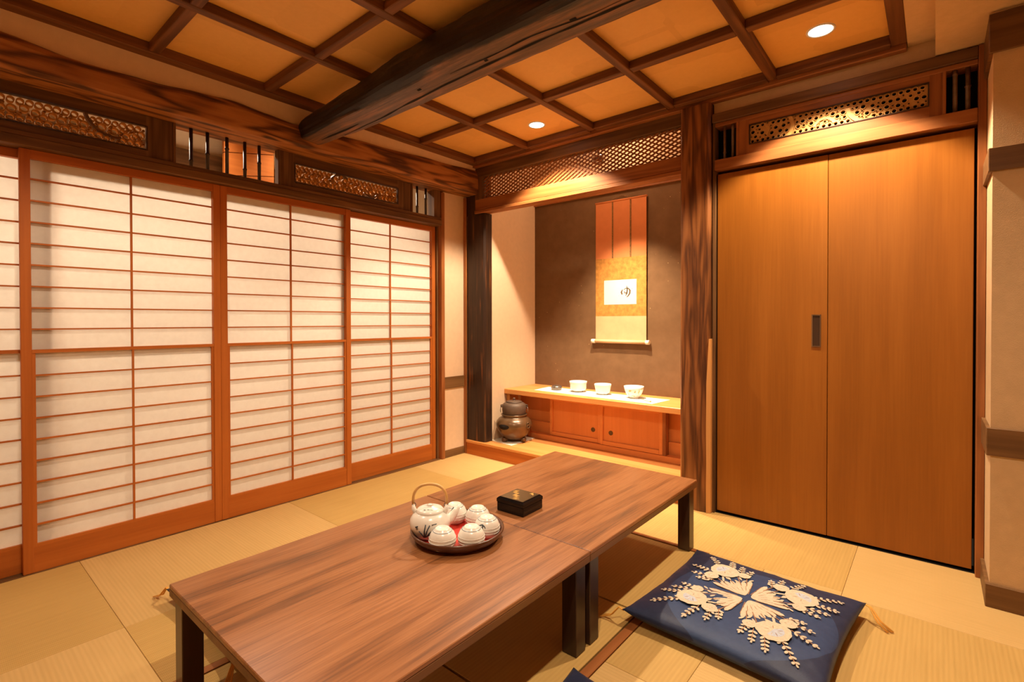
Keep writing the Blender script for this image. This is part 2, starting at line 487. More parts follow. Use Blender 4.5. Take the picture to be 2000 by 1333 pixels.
# back wall above the closet, closet interior coloured near-black for its darkness
wb = struct('wall_back', (-0.93, XR + 0.02, YB + 0.002, YB + 0.05, 2.155, 2.42), 'plaster_textured', 'plaster strip above the closet transom')
struct('wall_closet', (-0.94, XR + 0.1, 3.42, 3.48, -0.05, 2.4), 'black_gap')
struct('wall_closet_side', (XR + 0.03, XR + 0.1, 2.86, 3.45, -0.05, 2.4), 'black_gap')
struct('ceiling_closet', (-0.94, XR + 0.1, 2.88, 3.45, 2.3, 2.4), 'black_gap')
struct('wall_closet_left', (-0.955, -0.925, 2.9, 3.48, -0.05, 2.4), 'black_gap')
# right-hand block
wr = struct('wall_right_block', (XR + 0.012, X1, 2.532, YB + 0.12, 0, 2.42), 'plaster_textured', 'textured beige plaster wall block beside the closet')
for nme, z0, z1, g in [('baseboard_right', 0.0, 0.085, 'trim_wood_X'), ('trim_1', 0.556, 0.657, 'trim_wood_X'), ('trim_2', 1.591, 1.676, 'trim_wood_X'), ('trim_3', 2.02, 2.16, 'dark_wood_X')]:
    o = struct(nme, (XR, X1, 2.52, 2.532, z0, z1), g, {'baseboard_right': 'brown wooden baseboard around the right wall block', 'trim_1': 'brown wooden chair rail on right wall block', 'trim_2': 'brown wooden rail high on right wall block', 'trim_3': 'dark wooden rail under the soffit'}[nme], bev=0.002)
    box('return_board', (XR, XR + 0.012, 2.532, 2.778, z0, z1), g, o, bev=0.001)
# left wall strip trims
struct('baseboard_left', (XL, XL + 0.008, 2.592, YB, 0, 0.058), 'trim_wood_Y', 'brown baseboard under the plaster strip', bev=0.001)
struct('trim_4', (XL, XL + 0.008, 2.592, YB, 0.531, 0.619), 'trim_wood_Y', 'brown wooden rail across the plaster strip', bev=0.001)

# ------------------------------------------------------------------ CEILING
ce = struct('ceiling', (-2.80, 0.01, Y0, YB + 0.04, 2.305, 2.34), 'plaster_textured', 'coffered ceiling of gold panels between dark battens')
GX = [-2.70, -2.185, -1.66, -1.145, -0.625, -0.125]
GY = [2.752, 2.23, 1.715, 1.20, 0.70, 0.185, -0.33, -0.845, Y0]
for i in range(5):
    for j in range(8):
        o = box('panel', (GX[i], GX[i + 1], GY[j + 1], GY[j], 2.292, 2.304), 'ceiling_paper', ce)
HB = 0.021
for i, x in enumerate(GX):
    w0 = HB if 0 < i < 5 else 0.028
    if i == 0:
        box('batten', (x - 0.045, x + 0.025, Y0, 2.78, 2.246, 2.292), 'batten_wood_Y', ce, bev=0.003)
    else:
        box('batten', (x - w0, x + w0, Y0, 2.765, CEIL, 2.292), 'batten_wood_Y', ce, bev=0.003)
for j, y in enumerate(GY[:-1]):
    for i in range(5):
        xa, xb = GX[i] + (HB if i else 0.025), GX[i + 1] - (HB if i < 4 else 0.028)
        if j == 0:
            box('batten', (xa, xb, y - 0.016, y + 0.03, CEIL - 0.002, 2.292), 'batten_wood_X', ce, bev=0.003)
        else:
            box('batten', (xa, xb, y - HB, y + HB, CEIL + 0.002, 2.292), 'batten_wood_X', ce, bev=0.003)
box('edge_moulding', (-2.74, -0.10, 2.782, 2.822, 2.232, 2.262), 'red_wood_X', ce, bev=0.003)
box('plain_strip', (-0.097, 0.0, Y0, YB, 2.252, 2.30), 'plaster_textured', ce)
struct('ceiling_soffit', (-0.004, X1, Y0, YB, 2.17, 2.42), 'plaster_textured', 'lowered plaster soffit above the right wall')

# ------------------------------------------------------------------ SLIDING PAPER SCREENS
def kumiko_mesh(name, sx, sy, sz):
    bm = bmesh.new()
    add_box(bm, -sx / 2, sx / 2, -sy / 2, sy / 2, -sz / 2, sz / 2)
    return to_mesh(name, bm)
def shoji(y0, y1, xf, label):
    t_ = thing('paper_screen', label, 'screen', (xf - 0.016, (y0 + y1) / 2, 0.002), 'sliding paper screens along the left wall')
    D = 0.032
    ST, ZT, ZB, ZM = 0.033, 1.762, 0.003, 0.928
    for ya, yb in ((y0, y0 + ST), (y1 - ST, y1)):
        box('stile', (xf - D, xf, ya, yb, ZB, ZT), 'shoji_wood_Z', t_, bev=0.0015)
    box('top_rail', (xf - D + 0.003, xf - 0.003, y0 + ST, y1 - ST, 1.726, ZT), 'shoji_wood_Y', t_)
    box('bottom_rail', (xf - D + 0.003, xf - 0.003, y0 + ST, y1 - ST, ZB, 0.108), 'shoji_wood_Y', t_)
    box('middle_rail', (xf - D + 0.002, xf - 0.002, y0 + ST, y1 - ST, ZM - 0.010, ZM + 0.004), 'shoji_wood_Y', t_)
    ya, yb = y0 + ST, y1 - ST
    ym = (ya + yb) / 2
    # lower sliding sash stands a little forward in its own thin frame
    IN = 0.011
    for a, b_ in ((ya, ya + IN), (yb - IN, yb)):
        box('sash_stile', (xf - 0.022, xf - 0.004, a, b_, 0.108, ZM - 0.010), 'shoji_wood_Z', t_)
    box('sash_rail', (xf - 0.022, xf - 0.004, ya + IN, yb - IN, 0.108, 0.120), 'shoji_wood_Y', t_)
    L = Vector(t_.location)
    def part(nm, me, mat, c):
        return link(nm, me, mat, t_, Vector(c) - L)
    hu = kumiko_mesh('crossbar', 0.012, yb - ya, 0.0062)
    hl = kumiko_mesh('crossbar', 0.012, yb - ya - 2 * IN, 0.0062)
    vu = kumiko_mesh('mullion', 0.011, 0.0075, 1.726 - ZM - 0.004)
    vl = kumiko_mesh('mullion', 0.011, 0.0075, ZM - 0.010 - 0.120)
    for k in range(1, 9):
        part('crossbar', hu, 'shoji_wood_Y', (xf - 0.0205, ym, ZM + (1.733 - ZM) * k / 9))
        part('crossbar', hl, 'shoji_wood_Y', (xf - 0.0095, ym, 0.111 + (ZM - 0.014 - 0.111) * k / 9))
    part('mullion', vu, 'shoji_wood_Z', (xf - 0.0195, ym, (1.726 + ZM + 0.004) / 2))
    part('mullion', vl, 'shoji_wood_Z', (xf - 0.0085, ym, (ZM - 0.010 + 0.120) / 2))
    pu = box('paper', (xf - 0.0285, xf - 0.0275, ya - 0.004, yb + 0.004, ZM + 0.002, 1.73), 'shoji_paper', t_)
    pl = box('paper', (xf - 0.0175, xf - 0.0165, ya + 0.004, yb - 0.004, 0.112, ZM - 0.008), 'shoji_paper', t_)
    # single faces: thin sheets
    return t_
shoji(0.279, 1.033, XL, 'paper screen second from the left, with a darker strip along its left edge')
shoji(1.0335, 1.800, XL, 'paper screen third from the left, between the middle stiles and the last screen')
shoji(1.745, 2.543, XL - 0.036, 'paper screen nearest the alcove, rightmost of the four')
shoji(-0.375, 0.383, XL - 0.036, 'paper screen at the left edge of the photo, partly cut off')
shi = struct('trim_5', (-2.96, XL + 0.006, Y0, 2.55, -0.03, 0.002), 'dark_wood_Y', 'wooden floor track of the paper screens')

# lintel over the screens and the jamb post
lt = thing('lintel', 'brown wooden lintel beam above the paper screens', 'lintel', (-2.86, 0.6, 1.764))
box('rail', (-2.955, -2.826, Y0, 2.548, 1.764, 1.803), 'dark_wood_Y', lt, bev=0.003)
box('upper_lip', (-2.90, -2.834, Y0, 2.548, 1.803, 1.824), 'dark_wood_Y', lt, bev=0.002)
jp = thing('jamb_post', 'slim wooden jamb post right of the paper screens', 'post', (-2.89, 2.57, 0))
box('post', (-2.945, -2.846, 2.5585, 2.592, 0, 2.02), 'red_wood_Z', jp, bev=0.002)
box('stop_strip', (-2.945, -2.885, 2.545, 2.5585, 0, 1.764), 'dark_wood_Z', jp)

# ------------------------------------------------------------------ TRANSOM WITH BAMBOO-RING SCREENS
def pack(w, h, seed, rmin, rmax, arcs=(), tries=4000):
    """circles packed in rows inside w x h, leaving room along arcs"""
    rnd = random.Random(seed)
    out_ = []
    def ok(x, y, r):
        if x - r < 0.002 or x + r > w - 0.002 or y - r < 0.001 or y + r > h - 0.001:
            return False
        for (ax, ay, ar, wd_, a0, a1) in arcs:
            d_ = math.hypot(x - ax, y - ay)
            an = math.atan2(y - ay, x - ax)
            if a0 <= an <= a1 and abs(d_ - ar) < wd_ / 2 + r * 0.9:
                return False
        return all(math.hypot(x - a, y - b_) > (r + c_) * 0.985 for a, b_, c_ in out_)
    r0 = rmax * 0.86
    yy = h - r0 - 0.002
    x = r0 + 0.003
    while x < w - r0:
        r = r0 * rnd.uniform(0.86, 1.0)
        if ok(x, yy, r): out_.append((x, yy, r))
        x += 2 * r0
    x = r0 + 0.003
    while x < w - r0:
        r = r0 * rnd.uniform(0.8, 1.0)
        if ok(x, r0 + 0.003, r): out_.append((x, r0 + 0.003, r))
        x += 2 * r0
    for lim in (rmax, (rmin + rmax) / 2, rmin):
        for _ in range(tries):
            r = lim * rnd.uniform(0.85, 1.0)
            x, y = rnd.uniform(0, w), rnd.uniform(0, h)
            if ok(x, y, r): out_.append((x, y, r))
    return out_
def ring_mesh(inner=0.72, depth=1.0, seg=14):
    """short piece of bamboo: hollow cylinder of unit radius along local X"""
    bm = bmesh.new()
    loops = []
    for (r, x) in ((1, 0), (1, depth), (inner, depth), (inner, 0)):
        loops.append([bm.verts.new((x, r * math.cos(2 * PI * k / seg), r * math.sin(2 * PI * k / seg))) for k in range(seg)])
    for a in range(4):
        l0, l1 = loops[a], loops[(a + 1) % 4]
        for k in range(seg):
            f = bm.faces.new((l0[k], l0[(k + 1) % seg], l1[(k + 1) % seg], l1[k]))
            f.smooth = a in (0, 2)
    return to_mesh('bamboo_ring', bm)
RING = ring_mesh(0.79, 1.0)
RING.materials.append(MATS['ring_wood'])
def arc_band(bm, cx, cy, r, wd_, a0, a1, x0, x1, frame, n_=18):
    """flat curved band; frame maps (u, v, depth) to world"""
    lo = [(cx + (r - wd_ / 2) * math.cos(a0 + (a1 - a0) * k / n_), cy + (r - wd_ / 2) * math.sin(a0 + (a1 - a0) * k / n_)) for k in range(n_ + 1)]
    hi = [(cx + (r + wd_ / 2) * math.cos(a0 + (a1 - a0) * k / n_), cy + (r + wd_ / 2) * math.sin(a0 + (a1 - a0) * k / n_)) for k in range(n_ + 1)]
    for k in range(n_):
        q = [lo[k], hi[k], hi[k + 1], lo[k + 1]]
        add_prism(bm, [frame(u, v_, x0) for u, v_ in q], Vector(frame(0, 0, x1)) - Vector(frame(0, 0, x0)))
def frame_boards(t_, bm_mat, y0, y1, z0, z1, wy0, wy1, wz0, wz1, xa, xb):
    box('frame_board', (xa, xb, y0, wy0, z0, z1), 'dark_wood_Z', t_)
    box('frame_board', (xa, xb, wy1, y1, z0, z1), 'dark_wood_Z', t_)
    box('frame_board', (xa, xb, wy0, wy1, z0, wz0), 'dark_wood_Y', t_)
    box('frame_board', (xa, xb, wy0, wy1, wz1, z1), 'dark_wood_Y', t_)
    e = 0.006
    for ext in ((xb - 0.004, xb + 0.003, wy0 - e, wy0, wz0 - e, wz1 + e), (xb - 0.004, xb + 0.003, wy1, wy1 + e, wz0 - e, wz1 + e),
                (xb - 0.004, xb + 0.003, wy0, wy1, wz0 - e, wz0), (xb - 0.004, xb + 0.003, wy0, wy1, wz1, wz1 + e)):
        box('window_edging', ext, 'leg_wood', t_)
def transom_left(y0, y1, wy0, wy1, seed, label, arcs):
    t_ = thing('transom_panel', label, 'transom', (XL, (y0 + y1) / 2, 1.824))
    z0, z1, wz0, wz1 = 1.824, 2.035, 1.865, 1.969
    frame_boards(t_, None, y0, y1, z0, z1, wy0, wy1, wz0, wz1, XL - 0.014, XL + 0.004)
    for ya, yb in ((y0 - 0.012, y0), (y1, y1 + 0.012)):
        box('end_post', (XL - 0.030, XL + 0.012, ya, yb, z0, z1), 'dark_wood_Z', t_, bev=0.002)
    L = Vector(t_.location)
    for (u, v_, r) in pack(wy1 - wy0, wz1 - wz0, seed, 0.0065, 0.0165, arcs):
        o = link('bamboo_ring', RING, None, t_, Vector((XL - 0.033, wy0 + u, wz0 + v_)) - L)
        o.scale = (0.030, r, r)
    for (ax, ay, ar, wd_, a0, a1) in arcs:
        bm = bmesh.new()
        arc_band(bm, ax, ay, ar, wd_, a0, a1, XL - 0.030, XL - 0.004, lambda u, v_, x: (x, wy0 + u, wz0 + v_))
        obj('bamboo_crescent', bm, 'dark_wood_Y', t_)
    return t_
transom_left(-0.42, 0.820, -0.30, 0.712, 4, 'dark framed transom of bamboo rings left of the log beam', [(0.895, 0.13, 0.105, 0.011, -PI, -1.35)])
transom_left(1.345, 2.282, 1.437, 2.166, 9, 'dark framed transom of bamboo rings between log beam and alcove', [(0.30, 0.03, 0.075, 0.010, 0.9, 2.9), (0.52, 0.10, 0.09, 0.011, -2.2, -0.6)])
def bamboo(name, p, z0, z1, r, mat, parent, nodes):
    bm = bmesh.new()
    pr = [(r, z0)]
    for zn in nodes:
        pr += [(r, zn - 0.006), (r * 1.28, zn - 0.002), (r * 1.28, zn + 0.002), (r * 0.96, zn + 0.006)]
    pr.append((r * 0.95, z1))
    add_lathe(bm, pr, 12, (p[0], p[1], 0))
    return obj(name, bm, mat, parent)
tb = thing('bamboo_grille', 'row of five dark bamboo bars in the gap below the log beam', 'grille', (XL - 0.02, 1.08, 1.824))
for k, y in enumerate((0.904, 0.979, 1.072, 1.162, 1.238)):
    bamboo('bamboo_bar', (XL - 0.012, y), 1.824, 2.03, 0.0088, 'dark_bamboo', tb, [1.86 + 0.14 * ((k * 0.37) % 1)])
tb = thing('bamboo_grille', 'pair of thin dark bamboo bars beside the jamb post', 'grille', (XL - 0.02, 2.41, 1.824))
for k, y in enumerate((2.350, 2.430)):
    bamboo('bamboo_bar', (XL - 0.012, y), 1.824, 2.03, 0.0085, 'dark_bamboo', tb, [1.88 + 0.07 * k])
box('side_board', (-2.93, -2.855, 2.495, 2.556, 1.824, 2.03), 'dark_wood_Z', tb)

# hallway carpentry seen through the gaps
hw = thing('hallway_boards', 'brown and orange wooden boards seen through the gap between the bamboo bars', 'boards', (-3.5, 1.3, 0))
box('wainscot', (-3.64, -3.615, Y0, 2.85, 1.50, 2.135), 'dark_wood_Y', hw)
for k in range(4):          # orange boards rising to the right
    z0 = 1.70 + 0.15 * k
    bm = bmesh.new()
    add_prism(bm, [(-3.56, 1.30, z0), (-3.56, 1.62, z0 + 0.06), (-3.56, 1.62, z0 + 0.205), (-3.56, 1.30, z0 + 0.145)], (0.03, 0, 0))
    obj('board', bm, 'shoji_wood_Y', hw)

# ------------------------------------------------------------------ BIG BEAMS
def loft(name, sections, mats, parent=None, matf=None, closed_ends=True, smooth=False):
    bm = bmesh.new()
    rings = [[bm.verts.new(p) for p in s] for s in sections]
    n_ = len(rings[0])
    for i, (a, b_) in enumerate(zip(rings, rings[1:])):
        for k in range(n_):
            f = bm.faces.new((a[k], a[(k + 1) % n_], b_[(k + 1) % n_], b_[k]))
            f.material_index = matf(i, k) if matf else 0
            f.smooth = smooth
    bm.faces.new(rings[0][::-1]); bm.faces.new(rings[-1])
    return obj(name, bm, mats, parent)
# hewn beam along the left wall: wavy natural top edge
def topz(y):
    pts = [(-1.4, 2.19), (0.22, 2.165), (0.45, 2.145), (0.72, 2.150), (0.9, 2.17), (1.05, 2.178), (1.2, 2.165), (1.4, 2.155), (1.9, 2.18), (2.4, 2.205), (2.83, 2.226)]
    for (a, za), (b_, zb) in zip(pts, pts[1:]):
        if a <= y <= b_:
            s = (y - a) / (b_ - a)
            s = s * s * (3 - 2 * s)
            return za + (zb - za) * s
    return pts[-1][1]
secs = []
N = 90
for i in range(N + 1):
    y = Y0 + (2.822 - Y0) * i / N
    n1 = noise.noise(Vector((y * 3.1, 0, 0))) * 0.006
    n2 = noise.noise(Vector((y * 2.3, 7, 0))) * 0.006
    zt, zb = topz(y) + n1, 2.018 + 0.012 * (y / 2.8) + n2
    xf = -2.708 + noise.noise(Vector((y * 1.7, 3, 1))) * 0.006
    h_ = zt - zb
    secs.append([(-2.94, y, zb), (xf - 0.014, y, zb), (xf - 0.002, y, zb + 0.014), (xf, y, zb + h_ * 0.35), (xf - 0.004 + n1, y, zb + h_ * 0.7), (xf - 0.022, y, zt - 0.014), (xf - 0.045, y, zt), (-2.94, y, zt)])
tie = loft('wall_beam', secs, 'beam_wood')
tag(tie, 'brown hewn timber beam with wavy upper edge above the paper screens', 'beam')

# natural log crossing the room under the ceiling
secs = []
N, M = 150, 44
for i in range(N + 1):
    s = i / N
    x = -2.735 + (X1 + 2.735) * s
    u = (x + 2.735)
    r = 0.078 + 0.036 * min(1, u / 0.9)
    cy = 1.455 + 0.022 * math.sin(u * 1.15)
    cz = 2.118 + 0.045 * min(1, u / 1.1) ** 1.3
    if i == 0: r *= 0.78
    elif i == 1: r *= 0.95
    ring = []
    for k in range(M):
        a = 2 * PI * k / M
        # flattened faces: hewn bottom/back face and rough near face
        rr = r * (1 + 0.13 * noise.noise(Vector((x * 1.9, math.cos(a) * 1.5, math.sin(a) * 1.5))) + 0.07 * noise.noise(Vector((x * 5, math.cos(a) * 4, math.sin(a) * 4 + 5))) + 0.03 * noise.noise(Vector((x * 9, math.cos(a) * 11, math.sin(a) * 11))))
        dy, dz = math.cos(a) * rr, math.sin(a) * rr
        # hewn plane facing down and to the back
        nrm = Vector((-0.09, -0.996))
        dd = dy * nrm.x + dz * nrm.y
        lim = r * (0.74 + 0.07 * noise.noise(Vector((x * 2.2, 0, 9))))
        if dd > lim:
            dy -= nrm.x * (dd - lim); dz -= nrm.y * (dd - lim)
        ring.append((x, cy + dy, cz + dz))
    secs.append(ring)
lg = loft('log_beam', secs, 'log_wood', None, smooth=False)
at = lg.data.attributes.new('hewn', 'FLOAT', 'POINT')
vals = []
for i in range(N + 1):
    for k in range(M):
        a = (2 * PI * k / M + PI) % (2 * PI) - PI
        vals.append(max(0.0, 1 - abs(a + 1.42) / 1.9))
at.data.foreach_set('value', vals)
from mathutils.bvhtree import BVHTree
bvh = BVHTree.FromPolygons([v.co for v in lg.data.vertices], [p.vertices for p in lg.data.polygons])
def under(x, y):
    h = bvh.ray_cast(Vector((x, y, 1.7)), Vector((0, 0, 1)))
    return h[0].z if h[0] is not None else 2.1
def crack(x0, x1, yf, w_, seed):
    bm = bmesh.new()
    n_ = int((x1 - x0) / 0.02)
    prev = None
    for i in range(n_ + 1):
        x = x0 + (x1 - x0) * i / n_
        y = yf(x) + 0.010 * noise.noise(Vector((x * 4, seed, 0)))
        w = w_ * math.sin(PI * min(1, max(0.03, i / n_))) ** 0.5 * (0.7 + 0.6 * noise.noise(Vector((x * 9, seed, 3))))
        cur = [bm.verts.new((x, y + q, under(x, y + q) - 0.0012)) for q in (-w, w)]
        if prev:
            bm.faces.new((prev[0], prev[1], cur[1], cur[0]))
        prev = cur
    obj('drying_crack', bm, 'hole_dark', lg)
crack(-2.45, -0.35, lambda x: 1.505 + 0.02 * math.sin(x * 1.3), 0.0075, 1)
crack(-1.55, -0.75, lambda x: 1.452 + 0.03 * (x + 1.2), 0.005, 7)
crack(-2.62, -2.25, lambda x: 1.47, 0.010, 12)
for (mx, my, mw) in ((-1.75, 1.445, 0.011), (-0.95, 1.455, 0.013), (-1.36, 1.46, 0.009)):
    bm = bmesh.new()
    q = [(mx - mw, my - 0.006), (mx + mw, my - 0.006), (mx + mw, my + 0.006), (mx - mw, my + 0.006)]
    bm.faces.new([bm.verts.new((x, y, under(x, y) - 0.0016)) for x, y in q])
    obj('mortise_hole', bm, 'hole_dark', lg)
tag(lg, 'dark natural log beam crossing the room beneath the coffered ceiling', 'beam')
# ------------------------------------------------------------------ ALCOVE POSTS
col_ = []
N = 40
for i in range(N + 1):
    z_ = 0.1125 + 1.766 * i / N
    w_ = [noise.noise(Vector((z_ * 4, k * 3.3, 0))) * 0.004 for k in range(8)]
    x0, x1, y0, y1 = -2.846, -2.645, YB - 0.004, 2.90
    c_ = 0.014
    col_.append([(x0, y0 + c_ + w_[0], z_), (x0 + c_, y0 + w_[1], z_), ((x0 + x1) / 2, y0 - 0.003 + w_[2], z_), (x1 - c_, y0 + w_[3], z_), (x1 + w_[4] * 0.6, y0 + c_, z_), (x1 + w_[5] * 0.6, (y0 + y1) / 2, z_), (x1, y1, z_), (x0, y1, z_)])
tp = thing('alcove_post', 'blackened rustic timber post at the left of the alcove', 'post', (-2.745, 2.9, 0))
loft('post', col_, 'charred_wood', tp)
box('upper_block', (-2.846, -2.7445, YB - 0.003, 2.90, 1.879, 2.03), 'charred_wood', tp)
box('side_strip', (-2.862, -2.836, YB - 0.020, YB - 0.004, 0, 2.02), 'red_wood_Z', tp, bev=0.002)

sec = []
N = 60
for i in range(N + 1):
    z_ = 2.232 * i / N
    x0, x1, y0, y1 = -1.097, -0.934, 2.772, 2.96
    w_ = [noise.noise(Vector((z_ * 2.5, k * 5.1, 3))) * 0.004 for k in range(8)]
    sec.append([(x0, y0 + 0.010 + w_[0], z_), (x0 + 0.010, y0 + w_[1], z_), ((2 * x0 + x1) / 3, y0 - 0.004 + w_[2], z_), ((x0 + 2 * x1) / 3, y0 - 0.004 + w_[3], z_), (x1 - 0.012, y0 + w_[4], z_), (x1, y0 + 0.014, z_), (x1, y1, z_), (x0, y1, z_)])
pl = thing('alcove_pillar', 'thick polished timber pillar with wild grain between alcove and closet', 'pillar', (-1.015, 2.86, 0))
loft('pillar', sec, 'pillar_wood', pl)
# pale sapwood edge on the right arris
sec = []
for i in range(N + 1):
    z_ = 0.001 + 0.95 * i / N
    wid = 0.001 + 0.015 * min(1, (0.955 - z_) / 0.25) * (0.85 + 0.3 * noise.noise(Vector((z_ * 3, 2, 2))))
    sec.append([(-0.9345 - wid, 2.7655, z_), (-0.928, 2.779, z_), (-0.928, 2.86, z_), (-0.9355, 2.86, z_), (-0.9345 - wid, 2.775, z_)])
loft('sapwood_edge', sec, 'sapwood', pl)
box('jamb_strip', (-0.928, -0.916, 2.80, 2.86, 0, 2.155), 'dark_wood_Z', pl)

# ------------------------------------------------------------------ ALCOVE SHELL
ta = struct('wall_alcove', (-2.70, -0.95, TOKY, TOKY + 0.06, 0, 2.035), 'alcove_wall', 'dark speckled earth wall at the back of the alcove')
struct('wall_alcove_side', (TOKX - 0.06, TOKX, 2.905, TOKY + 0.06, 0, 2.5), 'plaster', 'cream plaster side wall of the alcove')
struct('wall_alcove_right', (-1.0, -0.957, 2.962, TOKY, 0, 2.5), 'plaster')
struct('wall_alcove_upper', (TOKX, -1.0, TOKY + 0.001, TOKY + 0.06, 2.065, 2.5), 'plaster', 'cream plaster above the dark alcove wall')
struct('trim_6', (TOKX, -1.0, TOKY - 0.018, TOKY + 0.06, 2.035, 2.066), 'red_wood_X', 'wooden rail along the top of the dark alcove wall', bev=0.002)
struct('ceiling_alcove', (TOKX, -1.0, 2.90, TOKY, 2.42, 2.47), 'plaster')
struct('wall_alcove_front', (TOKX - 0.1, -1.0, 2.86, 2.90, 2.235, 2.48), 'plaster')
# raised platform of the alcove
pf = thing('alcove_platform', 'raised pale wooden alcove platform in front of the low cabinet', 'platform', (-1.9, 3.1, 0))
box('front_board', (-2.834, -1.097, 2.806, 2.835, 0, 0.105), 'shoji_wood_X', pf, bev=0.002)
pm = box('top_board', (-2.834, -1.097, 2.800, 2.85, 0.0905, 0.111), 'pale_wood_X', pf, bev=0.003)
box('deck', (TOKX, -1.0, 2.85, TOKY, 0.02, 0.1105), 'pale_wood_X', pf)

# lattice transom above the alcove
lr = thing('lattice_transom', 'wooden diagonal lattice transom above the alcove opening', 'transom', (-1.9, 2.85, 1.88))
LX0, LX1, LZ0, LZ1 = -2.672, -1.097, 1.990, 2.160
box('bottom_rail', (-2.744, -1.097, 2.815, 2.875, 1.906, 1.990), 'red_wood_X', lr, bev=0.004)
box('bottom_lip', (-2.744, -1.097, 2.806, 2.885, 1.880, 1.906), 'red_wood_X', lr, bev=0.004)
box('top_rail', (-2.744, -1.097, 2.815, 2.875, LZ1, 2.234), 'dark_wood_X', lr, bev=0.003)
box('end_stile', (-2.744, LX0, 2.817, 2.873, 1.990, LZ1), 'dark_wood_Z', lr)
pitch_, ang = 0.047, math.radians(29)
hh = LZ1 - LZ0
run = hh / math.tan(ang)
sw = 0.0042 / math.sin(ang)
def slat(xb, sgn, ya, yb):
    # slat centreline from (xb, LZ0) to (xb + sgn*run, LZ1), clipped to the opening
    pts = [(xb - sw, LZ0), (xb + sw, LZ0), (xb + sw + sgn * run, LZ1), (xb - sw + sgn * run, LZ1)]
    def clip(poly, lim, keep_less):
        res = []
        for i in range(len(poly)):
            p, q = poly[i - 1], poly[i]
            pin, qin = ((p[0] <= lim, q[0] <= lim) if keep_less else (p[0] >= lim, q[0] >= lim))
            if pin != qin:
                s = (lim - p[0]) / (q[0] - p[0])
                res.append((lim, p[1] + (q[1] - p[1]) * s))
            if qin: res.append(q)
        return res
    pts = clip(clip(pts, LX1, True), LX0, False)
    if len(pts) < 3: return
    bm = bmesh.new()
    add_prism(bm, [(x, ya, z_) for x, z_ in pts], (0, yb - ya, 0))
    obj('slat', bm, 'red_wood_X', lr)
k = 0
x = LX0 - run
while x < LX1:
    slat(x, 1, 2.839, 2.846); x += pitch_
x = LX0
while x < LX1 + run:
    slat(x, -1, 2.846, 2.853); x += pitch_

# eyeball spotlight
sp = thing('alcove_spotlight', 'small round spotlight glimpsed behind the lattice transom', 'lamp', (-1.735, 2.965, 2.10))
bm = bmesh.new()
add_lathe(bm, [(0.030, 0.0), (0.036, 0.004), (0.036, 0.045), (0.030, 0.05)], 24, (-1.735, 2.965, 2.108))
obj('housing', bm, 'steel', sp)
bm = bmesh.new()
add_tube(bm, [(-1.735, 2.965, 2.155), (-1.735, 2.965, 2.43)], 0.008, 8)
obj('stem', bm, 'steel', sp)

# ------------------------------------------------------------------ LOW CABINET
cb = thing('low_cabinet', 'low wooden alcove cabinet with two sliding doors', 'cabinet', (-1.83, 3.33, 0.111))
CY = 3.20
box('plinth', (TOKX, -1.0, CY - 0.006, TOKY, 0.111, 0.150), 'cab_frame', cb, bev=0.002)
box('body', (TOKX, -1.0, CY + 0.075, TOKY, 0.150, 0.462), 'cab_panel', cb)
box('inner_rail', (TOKX, -1.0, CY + 0.055, CY + 0.075, 0.150, 0.235), 'cab_frame', cb)
def cab_door(x0, x1, yf, hx):
    d_ = box('door', (x0, x1, yf + 0.012, yf + 0.024, 0.152, 0.460), 'red_wood_Z', cb)
    d_.data.materials[0] = MATS['cab_panel']
    b0 = 0.024
    for ext, mt in (((x0, x0 + b0, yf, yf + 0.012, 0.152, 0.460), 'cab_frame'), ((x1 - b0, x1, yf, yf + 0.012, 0.152, 0.460), 'cab_frame'),
                    ((x0 + b0, x1 - b0, yf, yf + 0.012, 0.152, 0.182), 'cab_frame'), ((x0 + b0, x1 - b0, yf, yf + 0.012, 0.425, 0.460), 'cab_frame')):
        box('door_frame', ext, mt, d_, bev=0.002)
    bm = bmesh.new()
    add_lathe(bm, [(0.0165, 0), (0.0165, 0.004), (0.013, 0.004), (0.012, 0.0015)], 20)
    bmesh.ops.rotate(bm, verts=bm.verts, cent=(0, 0, 0), matrix=Matrix.Rotation(PI / 2, 3, 'X'))
    bmesh.ops.translate(bm, verts=bm.verts, vec=(hx, yf + 0.0125, 0.243))
    h_ = obj('finger_pull', bm, 'brass', d_)
cab_door(-2.318, -1.862, CY + 0.016, -1.932)
cab_door(-1.860, -1.385, CY, -1.776)
box('side_post', (-1.385, -1.362, CY + 0.002, CY + 0.05, 0.150, 0.462), 'red_wood_Z', cb)
ct = thing('counter_top', 'pale wooden shelf board on the low alcove cabinet', 'shelf', (-1.83, 3.27, 0.462))
box('board', (TOKX, -1.0, 3.062, TOKY, 0.4625, 0.502), 'pale_wood_X', ct, bev=0.003)
box('corner_bracket', (TOKX, TOKX + 0.035, 3.09, 3.20, 0.395, 0.462), 'pale_wood_Y', ct, bev=0.003)

# ------------------------------------------------------------------ CLOSET
def closet_door(name, x0, x1, y, label, pull=None):
    d_ = struct(name, (x0, x1, y, y + 0.03, 0.012, 1.845), 'door_veneer', label, bev=0.0015)
    if pull:
        px0, px1, pz0, pz1 = pull
        e = 0.005
        for ext in ((px0, px0 + e, y - 0.004, y, pz0, pz1), (px1 - e, px1, y - 0.004, y, pz0, pz1), (px0 + e, px1 - e, y - 0.004, y, pz0, pz0 + e), (px0 + e, px1 - e, y - 0.004, y, pz1 - e, pz1)):
            box('pull_frame', ext, 'dark_wood_Z', d_)
        box('pull_recess', (px0 + e, px1 - e, y - 0.001, y, pz0 + e, pz1 - e), 'leg_wood', d_)
    return d_
closet_door('door_1', -0.909, -0.3955, YB, 'left tall wooden closet door with a recessed pull', (-0.461, -0.421, 0.921, 1.079))
closet_door('door_2', -0.3935, 0.122, YB + 0.001, 'right tall plain wooden closet door')
